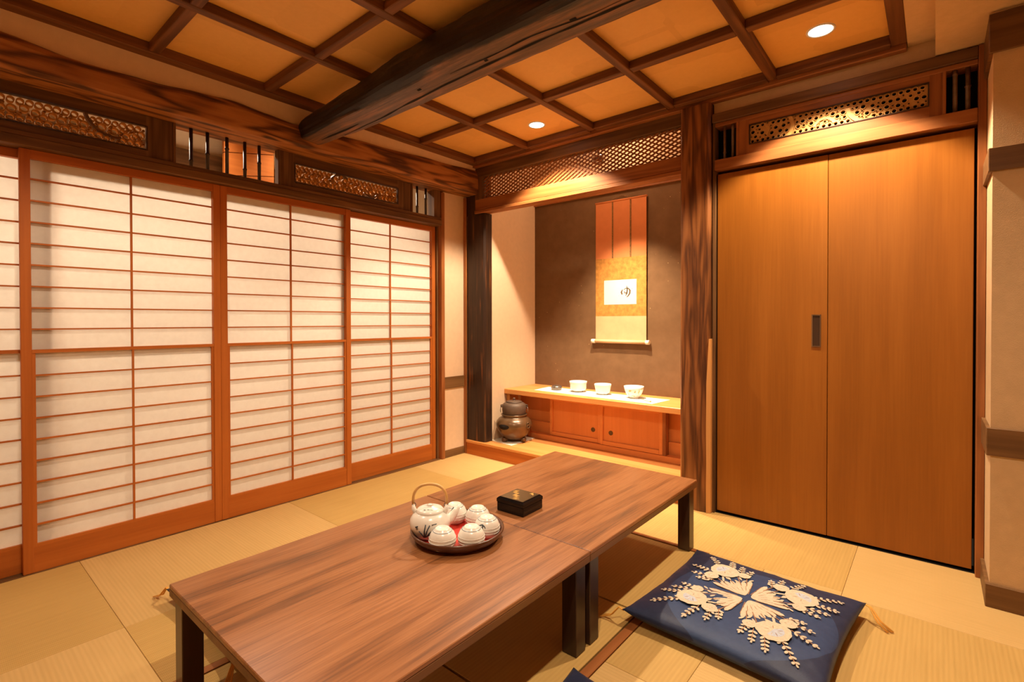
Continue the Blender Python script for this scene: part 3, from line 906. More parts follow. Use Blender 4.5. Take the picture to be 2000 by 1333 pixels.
ck = thing('closet_frame', 'wooden lintel and jambs framing the closet doors', 'frame', (-0.39, 2.85, 0))
box('lintel', (-0.916, 0.131, 2.790, 2.90, 1.862, 1.917), 'red_wood_X', ck, bev=0.002)
box('right_jamb', (0.131, XR + 0.011, 2.778, 2.90, 0, 2.165), 'red_wood_Z', ck, bev=0.002)
box('top_rail', (-0.928, 0.131, 2.785, 2.90, 2.118, 2.166), 'dark_wood_X', ck, bev=0.003)
box('sub_rail', (-0.916, 0.131, 2.800, 2.90, 2.098, 2.118), 'red_wood_X', ck, bev=0.002)
box('sill', (-0.916, 0.131, 2.815, 2.90, -0.03, 0.001), 'black_gap', ck)

# carved transom over the closet
tr_ = thing('transom_panel', 'light carved wooden transom with round holes above the closet doors', 'transom', (-0.39, YB, 1.917))
RX0, RX1, RZ0, RZ1 = -0.745, -0.023, 1.966, 2.070
FY0, FY1 = 2.803, 2.822
for ext, mt in (((-0.795, RX0, FY0, FY1, 1.917, 2.098), 'red_wood_Z'), ((RX1, 0.020, FY0, FY1, 1.917, 2.098), 'red_wood_Z'),
                ((RX0, RX1, FY0, FY1, 1.917, RZ0), 'red_wood_X'), ((RX0, RX1, FY0, FY1, RZ1, 2.098), 'red_wood_X')):
    box('frame_board', ext, mt, tr_)
e = 0.005
for ext in ((RX0, RX1, FY0 - 0.003, FY1, RZ1 - e, RZ1), (RX0, RX1, FY0 - 0.003, FY1, RZ0, RZ0 + e), (RX0, RX0 + e, FY0 - 0.003, FY1, RZ0 + e, RZ1 - e), (RX1 - e, RX1, FY0 - 0.003, FY1, RZ0 + e, RZ1 - e)):
    box('window_edging', ext, 'leg_wood', tr_)
for x0, x1 in ((-0.807, -0.795), (0.020, 0.032)):
    box('end_post', (x0, x1, 2.795, 2.83, 1.917, 2.098), 'red_wood_Z', tr_, bev=0.002)
wR, hR = RX1 - RX0, RZ1 - RZ0
arcsR = [(0.115, 0.055, 0.085, 0.016, -1.1, 0.75), (0.335, 0.010, 0.042, 0.012, 0.25, 2.9), (0.505, 0.075, 0.075, 0.016, -PI, -1.25), (0.06, 0.06, 0.03, 0.014, -0.9, 1.2)]
holes = pack(wR, hR, 21, 0.0062, 0.0142, arcsR, 3000)
# pierced plate (constrained triangulation keeps the holes open)
vs2, es2, fs2 = [], [], []
def loop2(pts):
    s = len(vs2)
    vs2.extend([Vector(p) for p in pts])
    fs2.append(list(range(s, len(vs2))))
loop2([(0, 0), (wR, 0), (wR, hR), (0, hR)])
for (u, v_, r) in holes:
    loop2([(u + 0.68 * r * math.cos(-2 * PI * k / 12), v_ + 0.68 * r * math.sin(-2 * PI * k / 12)) for k in range(12)])
edges2 = []
for f in fs2:
    edges2 += [(f[i], f[(i + 1) % len(f)]) for i in range(len(f))]
rv, re, rf, *_ = geometry.delaunay_2d_cdt(vs2, edges2, [], 0, 1e-6)
bm = bmesh.new()
bv = [bm.verts.new((RX0 + p.x, 2.812, RZ0 + p.y)) for p in rv]
for f in rf:
    c_ = sum((rv[i] for i in f), Vector((0, 0))) / len(f)
    if any(math.hypot(c_.x - u, c_.y - v_) < 0.64 * r for u, v_, r in holes):
        continue
    bm.faces.new([bv[i] for i in f])
bmesh.ops.recalc_face_normals(bm, faces=bm.faces)
ex = bmesh.ops.extrude_face_region(bm, geom=list(bm.faces))
bmesh.ops.translate(bm, verts=[g for g in ex['geom'] if isinstance(g, bmesh.types.BMVert)], vec=(0, 0.012, 0))
obj('pierced_plate', bm, 'carved_wood', tr_)
RING2 = ring_mesh(0.74, 1.0, 12)
RING2.materials.append(MATS['carved_wood'])
L = Vector(tr_.location)
for (u, v_, r) in holes:
    o = link('carved_ring', RING2, None, tr_, Vector((RX0 + u, 2.8125, RZ0 + v_)) - L, (0, 0, -PI / 2))
    o.scale = (0.0045, r * 0.93, r * 0.93)
for (ax, ay, ar, wd_, a0, a1) in arcsR:
    bm = bmesh.new()
    arc_band(bm, ax, ay, ar, wd_, a0, a1, 2.806, 2.812, lambda u, v_, y: (RX0 + min(max(u, 0.004), wR - 0.004), y, RZ0 + min(max(v_, 0.004), hR - 0.004)))
    bmesh.ops.dissolve_degenerate(bm, dist=1e-5, edges=bm.edges)
    obj('carved_crescent', bm, 'carved_wood', tr_)
for lab, xs in (('pair of brown bamboo bars beside the timber pillar', (-0.871, -0.829)), ('pair of brown bamboo bars at the right end of the closet transom', (0.060, 0.100))):
    tb = thing('bamboo_grille', lab, 'grille', (sum(xs) / 2, 2.82, 1.917))
    for k, x in enumerate(xs):
        bamboo('bamboo_bar', (x, 2.818), 1.917, 2.10, 0.0072 if x < 0 else 0.0085, 'brown_bamboo', tb, [1.955 if k == 0 and x < 0 else 2.02 if x > 0.09 else 2.08])
box('shade_sheet', (-0.916, 0.131, 2.878, 2.882, 1.917, 2.10), 'black_gap', ck)  # near-black sheet stands in for the unlit closet behind the holes

# ------------------------------------------------------------------ DOWNLIGHTS
for i, (x, y) in enumerate(DOWN):
    lab = ('round recessed ceiling downlight near the alcove lattice', 'round recessed ceiling downlight above the closet', 'round recessed ceiling downlight over the paper screens side', 'round recessed ceiling downlight near the entrance')[i]
    t_ = thing('downlight', lab, 'lamp', (x, y, 2.292), 'recessed ceiling downlights')
    bm = bmesh.new()
    add_lathe(bm, [(0.046, 0.0), (0.046, -0.003), (0.054, -0.004), (0.055, 0.0)], 32, (x, y, 2.2918), cap0=False, cap1=False)
    obj('trim_ring', bm, 'lamp_trim', t_)
    bm = bmesh.new()
    add_lathe(bm, [(0.046, 0.0), (0.046, -0.0015)], 32, (x, y, 2.2915))
    obj('lens', bm, 'lamp_glow', t_)

# ------------------------------------------------------------------ HANGING SCROLL
sc_ = thing('hanging_scroll', 'hanging calligraphy scroll on the dark alcove wall', 'scroll', (-1.833, 3.46, 0.88))
SX0, SX1, SY = -2.045, -1.620, 3.456
def sheet(nm, x0, x1, z0, z1, y, mat, th=0.002):
    return box(nm, (x0, x1, y, y + th, z0, z1), mat, sc_)
sheet('upper_silk', SX0, SX1, 1.531, 1.964, SY, 'scroll_pink')
mid = sheet('brocade', SX0, SX1, 1.085, 1.531, SY, 'scroll_gold')
sheet('lower_silk', SX0, SX1, 0.900, 1.085, SY, 'scroll_cream')
pp = sheet('paper', -1.970, -1.698, 1.174, 1.361, SY - 0.001, 'scroll_paper', 0.001)
for xs in (-1.896, -1.746):
    sheet('hanging_strip', xs - 0.006, xs + 0.006, 1.531, 1.960, SY - 0.003, 'scroll_strip', 0.001)
bm = bmesh.new(); add_tube(bm, [(SX0 - 0.004, 3.458, 1.968), (SX1 + 0.004, 3.458, 1.968)], 0.007, 10); obj('hanging_rod', bm, 'scroll_pink', sc_)
bm = bmesh.new(); add_tube(bm, [(SX0, 3.450, 0.890), (SX1, 3.450, 0.890)], 0.014, 14); obj('roller', bm, 'scroll_cream', sc_)
for a, b_ in ((SX0 - 0.032, SX0), (SX1, SX1 + 0.028)):
    bm = bmesh.new(); add_tube(bm, [(a, 3.450, 0.890), (b_, 3.450, 0.890)], 0.0165, 14); obj('roller_knob', bm, 'ivory', sc_)
bm = bmesh.new(); add_tube(bm, [(-1.92, 3.460, 1.972), (-1.825, 3.465, 2.005), (-1.73, 3.460, 1.972)], 0.002, 6); obj('hanging_cord', bm, 'scroll_strip', sc_)
def brush(pts, r):
    """ink stroke: flat ribbon of varying width on the paper, pts in paper (x, z)"""
    bm = bmesh.new()
    n_ = len(pts)
    L_, R_ = [], []
    for i in range(n_):
        a = Vector(pts[max(i - 1, 0)]); b2 = Vector(pts[min(i + 1, n_ - 1)])
        d2 = (b2 - a).normalized(); nn = Vector((-d2.y, d2.x))
        w_ = r[i]
        L_.append(bm.verts.new((pts[i][0] + nn.x * w_, SY - 0.0014, pts[i][1] + nn.y * w_)))
        R_.append(bm.verts.new((pts[i][0] - nn.x * w_, SY - 0.0014, pts[i][1] - nn.y * w_)))
    for i in range(n_ - 1):
        bm.faces.new((L_[i], L_[i + 1], R_[i + 1], R_[i]))
    return obj('ink_stroke', bm, 'scroll_ink', pp)
cx_, cz_ = -1.782, 1.268
brush([(cx_ - 0.030, cz_ + 0.018), (cx_ - 0.040, cz_ - 0.002), (cx_ - 0.034, cz_ - 0.018), (cx_ - 0.026, cz_ - 0.010)], [0.003, 0.007, 0.006, 0.002])
brush([(cx_ + 0.004, cz_ + 0.046), (cx_ + 0.010, cz_ + 0.020), (cx_ + 0.006, cz_ - 0.012), (cx_ - 0.004, cz_ - 0.030)], [0.002, 0.005, 0.005, 0.002])
brush([(cx_ - 0.016, cz_ + 0.006), (cx_ - 0.012, cz_ - 0.008), (cx_, cz_ - 0.010), (cx_ + 0.010, cz_)], [0.002, 0.004, 0.004, 0.002])
brush([(cx_ - 0.020, cz_ + 0.016), (cx_ - 0.004, cz_ + 0.026), (cx_ + 0.018, cz_ + 0.026), (cx_ + 0.032, cz_ + 0.010), (cx_ + 0.030, cz_ - 0.012), (cx_ + 0.016, cz_ - 0.032), (cx_ + 0.004, cz_ - 0.040)], [0.002, 0.003, 0.004, 0.006, 0.006, 0.004, 0.002])
brush([(cx_ + 0.048, cz_ + 0.024), (cx_ + 0.052, cz_ + 0.021)], [0.002, 0.002])
brush([(cx_ - 0.062, cz_ - 0.028), (cx_ - 0.059, cz_ - 0.029)], [0.0012, 0.0012])

# ------------------------------------------------------------------ ALCOVE OBJECTS
def lathe_obj(nm, prof, mat, parent, seg=36, cap0=True, cap1=True):
    bm = bmesh.new()
    add_lathe(bm, prof, seg, cap0=cap0, cap1=cap1)
    return link(nm, to_mesh(nm, bm), mat, parent)
# sheet of cloth under the brazier
bm = bmesh.new()
for p in [[(-2.735, 2.915), (-2.424, 2.872), (-2.440, 3.185), (-2.650, 3.188)]]:
    add_prism(bm, [(x, y, 0.1112) for x, y in p], (0, 0, 0.003))
kmt = obj('cloth_mat', bm, 'mat_cream')
tag(kmt, 'cream cloth square beneath the bronze brazier', 'cloth')
# bronze wind brazier
KX, KY, KZ = -2.512, 3.010, 0.1145
fu = thing('bronze_brazier', 'bulbous bronze brazier with dark side opening on the alcove platform', 'brazier', (KX, KY, KZ))
prof = [(0.060, 0.020), (0.078, 0.024), (0.100, 0.045), (0.124, 0.080), (0.138, 0.112), (0.141, 0.135), (0.134, 0.158), (0.118, 0.178), (0.100, 0.188), (0.094, 0.196), (0.102, 0.204), (0.102, 0.210), (0.092, 0.210), (0.088, 0.196), (0.086, 0.150)]
lathe_obj('body', prof, 'bronze', fu, 48)
for k in range(3):
    a = -1.95 + 2 * PI * k / 3
    bm = bmesh.new()
    add_lathe(bm, [(0.010, 0.0), (0.020, 0.004), (0.024, 0.018), (0.020, 0.034)], 14, (0.083 * math.cos(a), 0.083 * math.sin(a), 0))
    link('foot', to_mesh('foot', bm), 'bronze', fu)
def bz_r(zz):
    for (r0, z0), (r1, z1) in zip(prof[:8], prof[1:9]):
        if z0 <= zz <= z1:
            return r0 + (r1 - r0) * (zz - z0) / (z1 - z0)
    return 0.14
# dark patch over the belly, facing the room, stands in for the opening's shade
a0 = math.atan2(-KY, -KX) - 0.62
bm = bmesh.new()
pts_o = []
for k in range(20):
    q = 2 * PI * k / 20
    aa = a0 + 0.34 * math.cos(q)
    zz = 0.132 + 0.020 * math.sin(q) * (1.25 if math.sin(q) < 0 else 0.75)
    rr = bz_r(zz) + 0.0015
    pts_o.append((rr * math.cos(aa), rr * math.sin(aa), zz))
c_ = bm.verts.new((0.1445 * math.cos(a0), 0.1445 * math.sin(a0), 0.130))
pv = [bm.verts.new(p) for p in pts_o]
for k in range(20):
    bm.faces.new((c_, pv[k], pv[(k + 1) % 20]))
link('opening', to_mesh('opening', bm), 'hole_dark', fu)
a1 = math.atan2(-KY, -KX) + 0.85
for dz, rr in ((0.148, 0.012), (0.128, 0.014)):
    bm = bmesh.new()
    add_tube(bm, [(0.143 * math.cos(a1) + rr * math.cos(q) * -math.sin(a1), 0.143 * math.sin(a1) + rr * math.cos(q) * math.cos(a1), dz + rr * math.sin(q)) for q in [2 * PI * k / 14 for k in range(14)]], 0.0045, 6, closed=True)
    link('lug_ring', to_mesh('lug_ring', bm), 'bronze', fu)
# iron kettle sitting in the brazier
ke = thing('iron_kettle', 'brown iron tea kettle with lid seated in the bronze brazier', 'kettle', (KX, KY, KZ + 0.188))
lathe_obj('body', [(0.060, 0.0), (0.082, 0.008), (0.090, 0.022), (0.094, 0.060), (0.092, 0.088), (0.084, 0.102), (0.066, 0.112), (0.058, 0.114)], 'iron', ke, 40)
lathe_obj('lid', [(0.062, 0.113), (0.064, 0.117), (0.050, 0.123), (0.020, 0.126), (0.008, 0.127), (0.006, 0.134), (0.011, 0.139), (0.009, 0.145), (0.003, 0.147)], 'iron', ke, 32)
rd = Vector((math.cos(yaw), math.sin(yaw)))
for s in (-1, 1):
    bm = bmesh.new()
    bx_, by_ = rd.x * s * 0.096, rd.y * s * 0.096
    add_tube(bm, [(bx_ * 0.94, by_ * 0.94, 0.075), (bx_ * 1.06, by_ * 1.06, 0.078), (bx_ * 1.07, by_ * 1.07, 0.088), (bx_ * 0.9, by_ * 0.9, 0.092)], 0.006, 8)
    link('lug', to_mesh('lug', bm), 'iron', ke)
    bm = bmesh.new()
    add_tube(bm, [(bx_ * 1.05 + rd.x * 0.004 * s, by_ * 1.05, 0.078), (bx_ * 1.12, by_ * 1.12, 0.050), (bx_ * 1.10, by_ * 1.10, 0.034)], 0.003, 6)
    link('lug_pendant', to_mesh('lug_pendant', bm), 'steel', ke)
# white cloth on the counter
bm = bmesh.new()
add_prism(bm, [(-2.42, 3.15, 0.5022), (-1.413, 3.105, 0.5022), (-1.392, 3.345, 0.5022), (-2.44, 3.375, 0.5022)], (0, 0, 0.002))
tag(obj('table_runner', bm, 'cloth_white'), 'white cloth runner on the alcove shelf board', 'cloth')
ZC = 0.5043
def bowl(label, x, y, prof, mat, foot=0.028):
    t_ = thing('tea_bowl', label, 'bowl', (x, y, ZC), 'tea bowls on the alcove shelf')
    lathe_obj('bowl', prof, mat, t_, 40, cap1=True)
    lathe_obj('foot_ring', [(foot, 0), (foot + 0.003, 0.001), (foot + 0.003, 0.010)], mat, t_, 28)
    return t_
bowl('white straight-sided tea bowl, leftmost of the three on the runner', -2.092, 3.275, [(0.034, 0.008), (0.056, 0.016), (0.062, 0.032), (0.062, 0.060), (0.066, 0.072), (0.067, 0.082), (0.064, 0.082), (0.058, 0.060), (0.056, 0.030), (0.030, 0.016)], 'bowl_white')
bowl('small white cylindrical tea bowl, middle one on the runner', -1.878, 3.275, [(0.032, 0.006), (0.046, 0.010), (0.052, 0.022), (0.058, 0.055), (0.062, 0.070), (0.062, 0.078), (0.059, 0.078), (0.054, 0.055), (0.047, 0.024), (0.028, 0.014)], 'bowl_white')
b3 = bowl('white tea bowl with gold pattern, rightmost on the runner', -1.622, 3.262, [(0.028, 0.006), (0.040, 0.012), (0.054, 0.032), (0.064, 0.058), (0.069, 0.084), (0.066, 0.084), (0.060, 0.058), (0.048, 0.032), (0.024, 0.016)], 'bowl_white')
rnd = random.Random(5)
bm = bmesh.new()
for k in range(16):      # gold dabs on the side facing the room
    a = -PI / 2 + rnd.uniform(-0.3, 1.1); zz = rnd.uniform(0.018, 0.060)
    rr = 0.040 + (zz - 0.012) * 0.52 + 0.0022
    s_ = rnd.uniform(0.004, 0.008)
    q = [(rr * math.cos(a + s_ / rr * u), rr * math.sin(a + s_ / rr * u), zz + s_ * v_) for u, v_ in ((-1, 0), (0, -1), (1, 0), (0, 1))]
    bm.faces.new([bm.verts.new(p) for p in q])
link('gold_pattern', to_mesh('gold_pattern', bm), 'bowl_gold', b3)
tc_ = thing('tea_caddy', 'small dark round caddy at the left end of the runner', 'caddy', (-2.285, 3.262, ZC))
lathe_obj('body', [(0.030, 0), (0.040, 0.006), (0.043, 0.016), (0.043, 0.020)], 'pewter', tc_, 32)
lathe_obj('lid', [(0.044, 0.020), (0.044, 0.024), (0.034, 0.034), (0.012, 0.039)], 'pewter', tc_, 32)
bm = bmesh.new()
add_tube(bm, [(-1.545, 3.225, ZC + 0.004), (-1.50, 3.19, ZC + 0.004), (-1.455, 3.155, ZC + 0.005), (-1.44, 3.142, ZC + 0.009)], [0.002, 0.002, 0.0025, 0.005], 6)
tag(obj('tea_scoop', bm, 'cane'), 'slim bamboo tea scoop lying right of the gold-patterned bowl', 'scoop')

# ------------------------------------------------------------------ TABLES
TZ = 0.315
def table(y0, y1, label):
    x0, x1 = -1.634, -0.836
    t_ = thing('low_table', label, 'table', ((x0 + x1) / 2, (y0 + y1) / 2, 0.001), 'pair of low tables pushed end to end')
    box('tabletop', (x0, x1, y0, y1, TZ - 0.013, TZ), 'table_wood', t_, bev=0.002)
    for ext in ((x0, x0 + 0.022, y0, y1), (x1 - 0.022, x1, y0, y1), (x0 + 0.022, x1 - 0.022, y0, y0 + 0.022), (x0 + 0.022, x1 - 0.022, y1 - 0.022, y1)):
        box('apron', (*ext, TZ - 0.034, TZ - 0.013), 'table_edge', t_, bev=0.001)
    lw = 0.054
    for xa in (x0 + 0.008, x1 - 0.010 - lw):
        for ya in (y0 + 0.012, y1 - 0.012 - lw):
            lg_ = box('leg', (xa, xa + lw, ya, ya + lw, 0.001, TZ - 0.034), 'leg_wood', t_, bev=0.002)
            sx = 1 if xa < -1.2 else -1
            xi = xa + lw if sx > 0 else xa
            box('bracket', (min(xi, xi + sx * 0.012), max(xi, xi + sx * 0.012), ya + 0.010, ya + 0.016, TZ - 0.060, TZ - 0.034), 'brass', lg_)
    return t_
table(0.452, 1.3788, 'brown wood-grain low table nearest the camera, carrying the tea tray')
table(1.3822, 2.318, 'brown wood-grain low table nearer the alcove, carrying the black box')

# tray
TX, TY = -1.238, 1.183
ty = thing('serving_tray', 'round dark wooden tray with red lining on the near table', 'tray', (TX, TY, TZ))
lathe_obj('body', [(0.118, 0.0), (0.134, 0.003), (0.150, 0.018), (0.158, 0.032), (0.157, 0.037), (0.152, 0.037), (0.146, 0.026), (0.136, 0.012), (0.120, 0.009)], 'tray_wood', ty, 64)
lathe_obj('lining', [(0.137, 0.0125), (0.120, 0.0098), (0.002, 0.0096)], 'tray_red', ty, 64, cap0=False)
ZT = TZ + 0.0098
# overturned cups
def cup_parts():
    prof = [(0.030, 0.0), (0.034, 0.003), (0.041, 0.014), (0.0435, 0.026), (0.042, 0.038), (0.037, 0.050), (0.030, 0.0575), (0.0235, 0.0610), (0.0225, 0.0645), (0.0195, 0.0650), (0.018, 0.0625), (0.002, 0.0620)]
    return prof
CUPS = [(-1.199, 1.079, 'white ribbed cup upside down at the front of the tray beside the teapot'), (-1.139, 1.149, 'white ribbed cup upside down at the front right of the tray'),
        (-1.155, 1.240, 'white cup upside down at the right rim of the tray, with a dark brush mark'), (-1.240, 1.283, 'white ribbed cup upside down at the back right of the tray'),
        (-1.325, 1.252, 'white cup upside down behind the teapot spout')]
proto = None
for k, (x, y, lab) in enumerate(CUPS):
    if proto is None:
        c0 = proto = thing('tea_cup', lab, 'cup', (x, y, ZT), 'cups upside down on the tray')
        lathe_obj('body', cup_parts(), 'ceramic', c0, 36)
        for zz, rr in ((0.0575, 0.0302), (0.036, 0.0425), (0.027, 0.0436), (0.018, 0.0420)):
            bm = bmesh.new()
            add_tube(bm, [(rr * math.cos(2 * PI * q / 36), rr * math.sin(2 * PI * q / 36), zz) for q in range(36)], 0.0009, 5, closed=True)
            link('blue_band' if zz > 0.05 else 'rib', to_mesh('band', bm), 'glaze_blue' if zz > 0.05 else 'ceramic', c0)
    else:
        c0 = copy_tree(proto)
        c0.location = (x, y, ZT); c0['label'] = lab
        c0.rotation_euler = (0, 0, k * 1.1)
def mark(parent, prof_r, specs, mat):
    """brush strokes lying on a surface of revolution: specs = lists of (angle, z)"""
    bm = bmesh.new()
    for st, w_ in specs:
        pts_ = []
        for a, zz in st:
            rr = prof_r(zz) + 0.0006
            pts_.append(Vector((rr * math.cos(a), rr * math.sin(a), zz)))
        add_tube(bm, pts_, w_ * 1.6, 5)
    return link('brush_mark', to_mesh('brush_mark', bm), mat, parent)
def prof_fn(prof):
    def f(zz):
        for (r0, z0), (r1, z1) in zip(prof, prof[1:]):
            if min(z0, z1) <= zz <= max(z0, z1) and z1 != z0:
                return r0 + (r1 - r0) * (zz - z0) / (z1 - z0)
        return prof[0][0]
    return f
cupC = [o for o in bpy.data.objects if o.name.startswith('tea_cup') and abs(o.location.x + 1.155) < 1e-4][0]
cupC.rotation_euler = (0, 0, 0)
ac = math.atan2(-1.24, 1.155) - 0.42
mark(cupC, prof_fn(cup_parts()[:8]), [([(ac - 0.25, 0.046), (ac, 0.050), (ac + 0.2, 0.045)], 0.0013), ([(ac + 0.02, 0.048), (ac + 0.05, 0.036), (ac + 0.1, 0.028)], 0.0016), ([(ac + 0.2, 0.045), (ac + 0.28, 0.040)], 0.001)], 'ink')
cupE = [o for o in bpy.data.objects if o.name.startswith('tea_cup') and abs(o.location.x + 1.325) < 1e-4][0]
cupE.rotation_euler = (0, 0, 0)
ae = math.atan2(-1.25, 1.325)
mark(cupE, prof_fn(cup_parts()[:8]), [([(ae - 0.35, 0.050), (ae - 0.15, 0.060)], 0.0014)], 'ink')
# teapot
tpX, tpY = -1.302, 1.116
te = thing('teapot', 'white teapot with dark brush painting and arched cane handle on the tray', 'teapot', (tpX, tpY, ZT))
tprof = [(0.040, 0.0), (0.046, 0.003), (0.060, 0.020), (0.0675, 0.042), (0.066, 0.060), (0.056, 0.076), (0.046, 0.083), (0.044, 0.084)]
lathe_obj('body', tprof, 'ceramic', te, 48)
lathe_obj('lid', [(0.046, 0.083), (0.047, 0.086), (0.041, 0.093), (0.028, 0.0985), (0.012, 0.1010), (0.009, 0.1035), (0.010, 0.1055), (0.004, 0.1065)], 'ceramic', te, 36)
vx = Vector((math.cos(yaw), math.sin(yaw), 0))        # left-right as seen
vy = Vector((-math.sin(yaw), math.cos(yaw), 0))
bm = bmesh.new()
sd = (vx * 0.93 + vy * 0.30).normalized()
add_tube(bm, [sd * 0.050 + Vector((0, 0, 0.038)), sd * 0.072 + Vector((0, 0, 0.052)), sd * 0.088 + Vector((0, 0, 0.073)), sd * 0.098 + Vector((0, 0, 0.088))], [0.020, 0.016, 0.011, 0.008], 14)
link('spout', to_mesh('spout', bm), 'ceramic', te)
for s in (-1, 1):
    bm = bmesh.new()
    add_tube(bm, [vx * s * 0.046 + Vector((0, 0, 0.074)), vx * s * 0.055 + Vector((0, 0, 0.090)), vx * s * 0.056 + Vector((0, 0, 0.104))], [0.010, 0.008, 0.005], 10)
    lu = link('lug', to_mesh('lug', bm), 'ceramic', te)
    bm = bmesh.new()
    add_tube(bm, [vx * s * (0.054 + 0.006 * math.cos(q)) + Vector((0, 0, 0.104 + 0.007 * math.sin(q))) for q in [2 * PI * k / 12 for k in range(12)]], 0.0014, 5, closed=True)
    link('wire_loop', to_mesh('wire_loop', bm), 'ink', lu)
bm = bmesh.new()
hp = []
for k in range(25):
    q = PI * k / 24
    rx = 0.0565 + 0.0045 * math.sin(q)
    hp.append(vx * (-rx * math.cos(q)) + Vector((0, 0, 0.108 + 0.066 * math.sin(q) ** 0.72)))
add_tube(bm, hp, 0.0048, 10)
link('handle', to_mesh('handle', bm), 'cane', te)
af = math.atan2(-tpY, -tpX) - 0.22
pf_ = prof_fn(tprof)
def leaf(da, base, top, lean, w_):
    return ([(af + da, base), (af + da + lean * 0.4, (base + top) / 2), (af + da + lean, top)], w_)
mark(te, pf_, [leaf(-0.10, 0.018, 0.062, 0.10, 0.0015), leaf(-0.05, 0.018, 0.060, 0.25, 0.0014), leaf(0.02, 0.020, 0.050, 0.45, 0.0013), leaf(-0.12, 0.018, 0.040, -0.22, 0.0013), leaf(-0.02, 0.020, 0.036, 0.55, 0.0012),
                ([(af - 0.55, 0.050), (af - 0.42, 0.054)], 0.0016), ([(af - 0.50, 0.046), (af - 0.40, 0.047)], 0.0012), ([(af + 0.5, 0.052), (af + 0.62, 0.046)], 0.0014), ([(af + 0.55, 0.054), (af + 0.70, 0.044), (af + 0.8, 0.040)], 0.001), ([(af + 0.30, 0.060), (af + 0.55, 0.062)], 0.0009)], 'ink')
bm = bmesh.new()
for a, zz in ((-0.6, 0.0965), (0.0, 0.0970), (0.5, 0.0960)):
    p = vx * (0.010 * a) * 2 - vy * 0.030 + Vector((0, 0, zz))
    add_tube(bm, [p + vx * 0.004, p - vx * 0.004 + Vector((0, 0, 0.001))], 0.0011, 5)
link('brush_mark', to_mesh('brush_mark', bm), 'ink', te)

# lacquer box
lb = thing('lacquer_box', 'square black lacquer box with gold leaf design on the far table', 'box', (-1.236, 1.515, TZ + 0.0005), rotz=math.radians(2))
hb = 0.0635
bm = bmesh.new(); add_box(bm, -hb, hb, -hb, hb, 0, 0.034, bev=0.002); link('body', to_mesh('body', bm), 'lacquer', lb)
bm = bmesh.new()
secs_ = [(hb + 0.0008, 0.0345), (hb + 0.0008, 0.046), (hb - 0.004, 0.051), (hb - 0.0075, 0.0535)]
rr_ = [[bm.verts.new((sx * s, sy * s, zz)) for sx, sy in ((-1, -1), (1, -1), (1, 1), (-1, 1))] for s, zz in secs_]
for a, b_ in zip(rr_, rr_[1:]):
    for k in range(4): bm.faces.new((a[k], a[(k + 1) % 4], b_[(k + 1) % 4], b_[k]))
bm.faces.new(rr_[0][::-1]); bm.faces.new(rr_[-1])
ld = link('lid', to_mesh('lid', bm), 'lacquer', lb)
bm = bmesh.new(); add_box(bm, -hb + 0.009, hb - 0.009, -hb + 0.009, hb - 0.009, 0.0535, 0.0542); link('lid_panel', to_mesh('lid_panel', bm), 'lacquer_top', ld)
rnd = random.Random(3)
def gold(pts_):
    bm = bmesh.new()
    for (x, y, l, a) in pts_:
        q = [(x + l * math.cos(a), y + l * math.sin(a)), (x + l * 0.35 * math.cos(a + 1.57), y + l * 0.35 * math.sin(a + 1.57)), (x - l * math.cos(a), y - l * math.sin(a)), (x - l * 0.35 * math.cos(a + 1.57), y - l * 0.35 * math.sin(a + 1.57))]
        bm.faces.new([bm.verts.new((u, v_, 0.0546 + 0.00002 * len(bm.faces))) for u, v_ in q])
    link('gold_design', to_mesh('gold_design', bm), 'gold_leaf', ld)
gold([(-0.040 + 0.013 * k * 0.6, 0.030 - 0.0105 * k + rnd.uniform(-0.002, 0.002), 0.0150, 0.6 + rnd.uniform(-0.4, 0.9)) for k in range(8)])
gold([(0.026 + 0.006 * k, 0.042 - 0.004 * k, 0.011, 1.2 + 0.5 * k) for k in range(3)])

# ------------------------------------------------------------------ CUSHIONS
CW, CD = 0.305, 0.312
def cush_h(x, y):
    u, v_ = abs(x) / CW, abs(y) / CD
    e_ = max(0, 1 - u ** 3.2) * max(0, 1 - v_ ** 3.2)
    return 0.040 * e_ ** 0.42
def cush_xy(s, t_):
    """parameter square to cushion plan: sides pinched inwards, corners drawn out"""
    x, y = s * CW, t_ * CD
    x *= 1 - 0.055 * (1 - t_ * t_) * abs(s) ** 3
    y *= 1 - 0.055 * (1 - s * s) * abs(t_) ** 3
    return x, y
def cushion_mesh():
    bm = bmesh.new()
    n_ = 44
    grid = {}
    for side in (1, -1):
        for i in range(n_ + 1):
            for j in range(n_ + 1):
                s, t_ = -1 + 2 * i / n_, -1 + 2 * j / n_
                s, t_ = math.sin(s * PI / 2) * 0.35 + s * 0.65, math.sin(t_ * PI / 2) * 0.35 + t_ * 0.65
                bnd = i in (0, n_) or j in (0, n_)
                if side == -1 and bnd:
                    grid[(side, i, j)] = grid[(1, i, j)]
                    continue
                x, y = cush_xy(s, t_)
                h_ = cush_h(s * CW, t_ * CD)
                wr_ = 0.004 * noise.noise(Vector((x * 9, y * 9, side))) * min(1, h_ / 0.03) + 0.0022 * noise.noise(Vector((x * 28, y * 28, side * 3)))
                rim = max(abs(s), abs(t_)) ** 6
                z_ = 0.040 + (h_ + (wr_ if not bnd else 0) if side == 1 else -min(0.040, h_ * 1.15))
                z_ += 0.010 * (abs(s) * abs(t_)) ** 4
                grid[(side, i, j)] = bm.verts.new((x, y, max(z_, 0.001)))
    for side in (1, -1):
        for i in range(n_):
            for j in range(n_):
                q = [grid[(side, i, j)], grid[(side, i + 1, j)], grid[(side, i + 1, j + 1)], grid[(side, i, j + 1)]]
                f = bm.faces.new(q if side == 1 else q[::-1])
                f.smooth = True
    return to_mesh('cushion', bm)
CM = cushion_mesh()
CM.materials.append(MATS['navy_satin'])
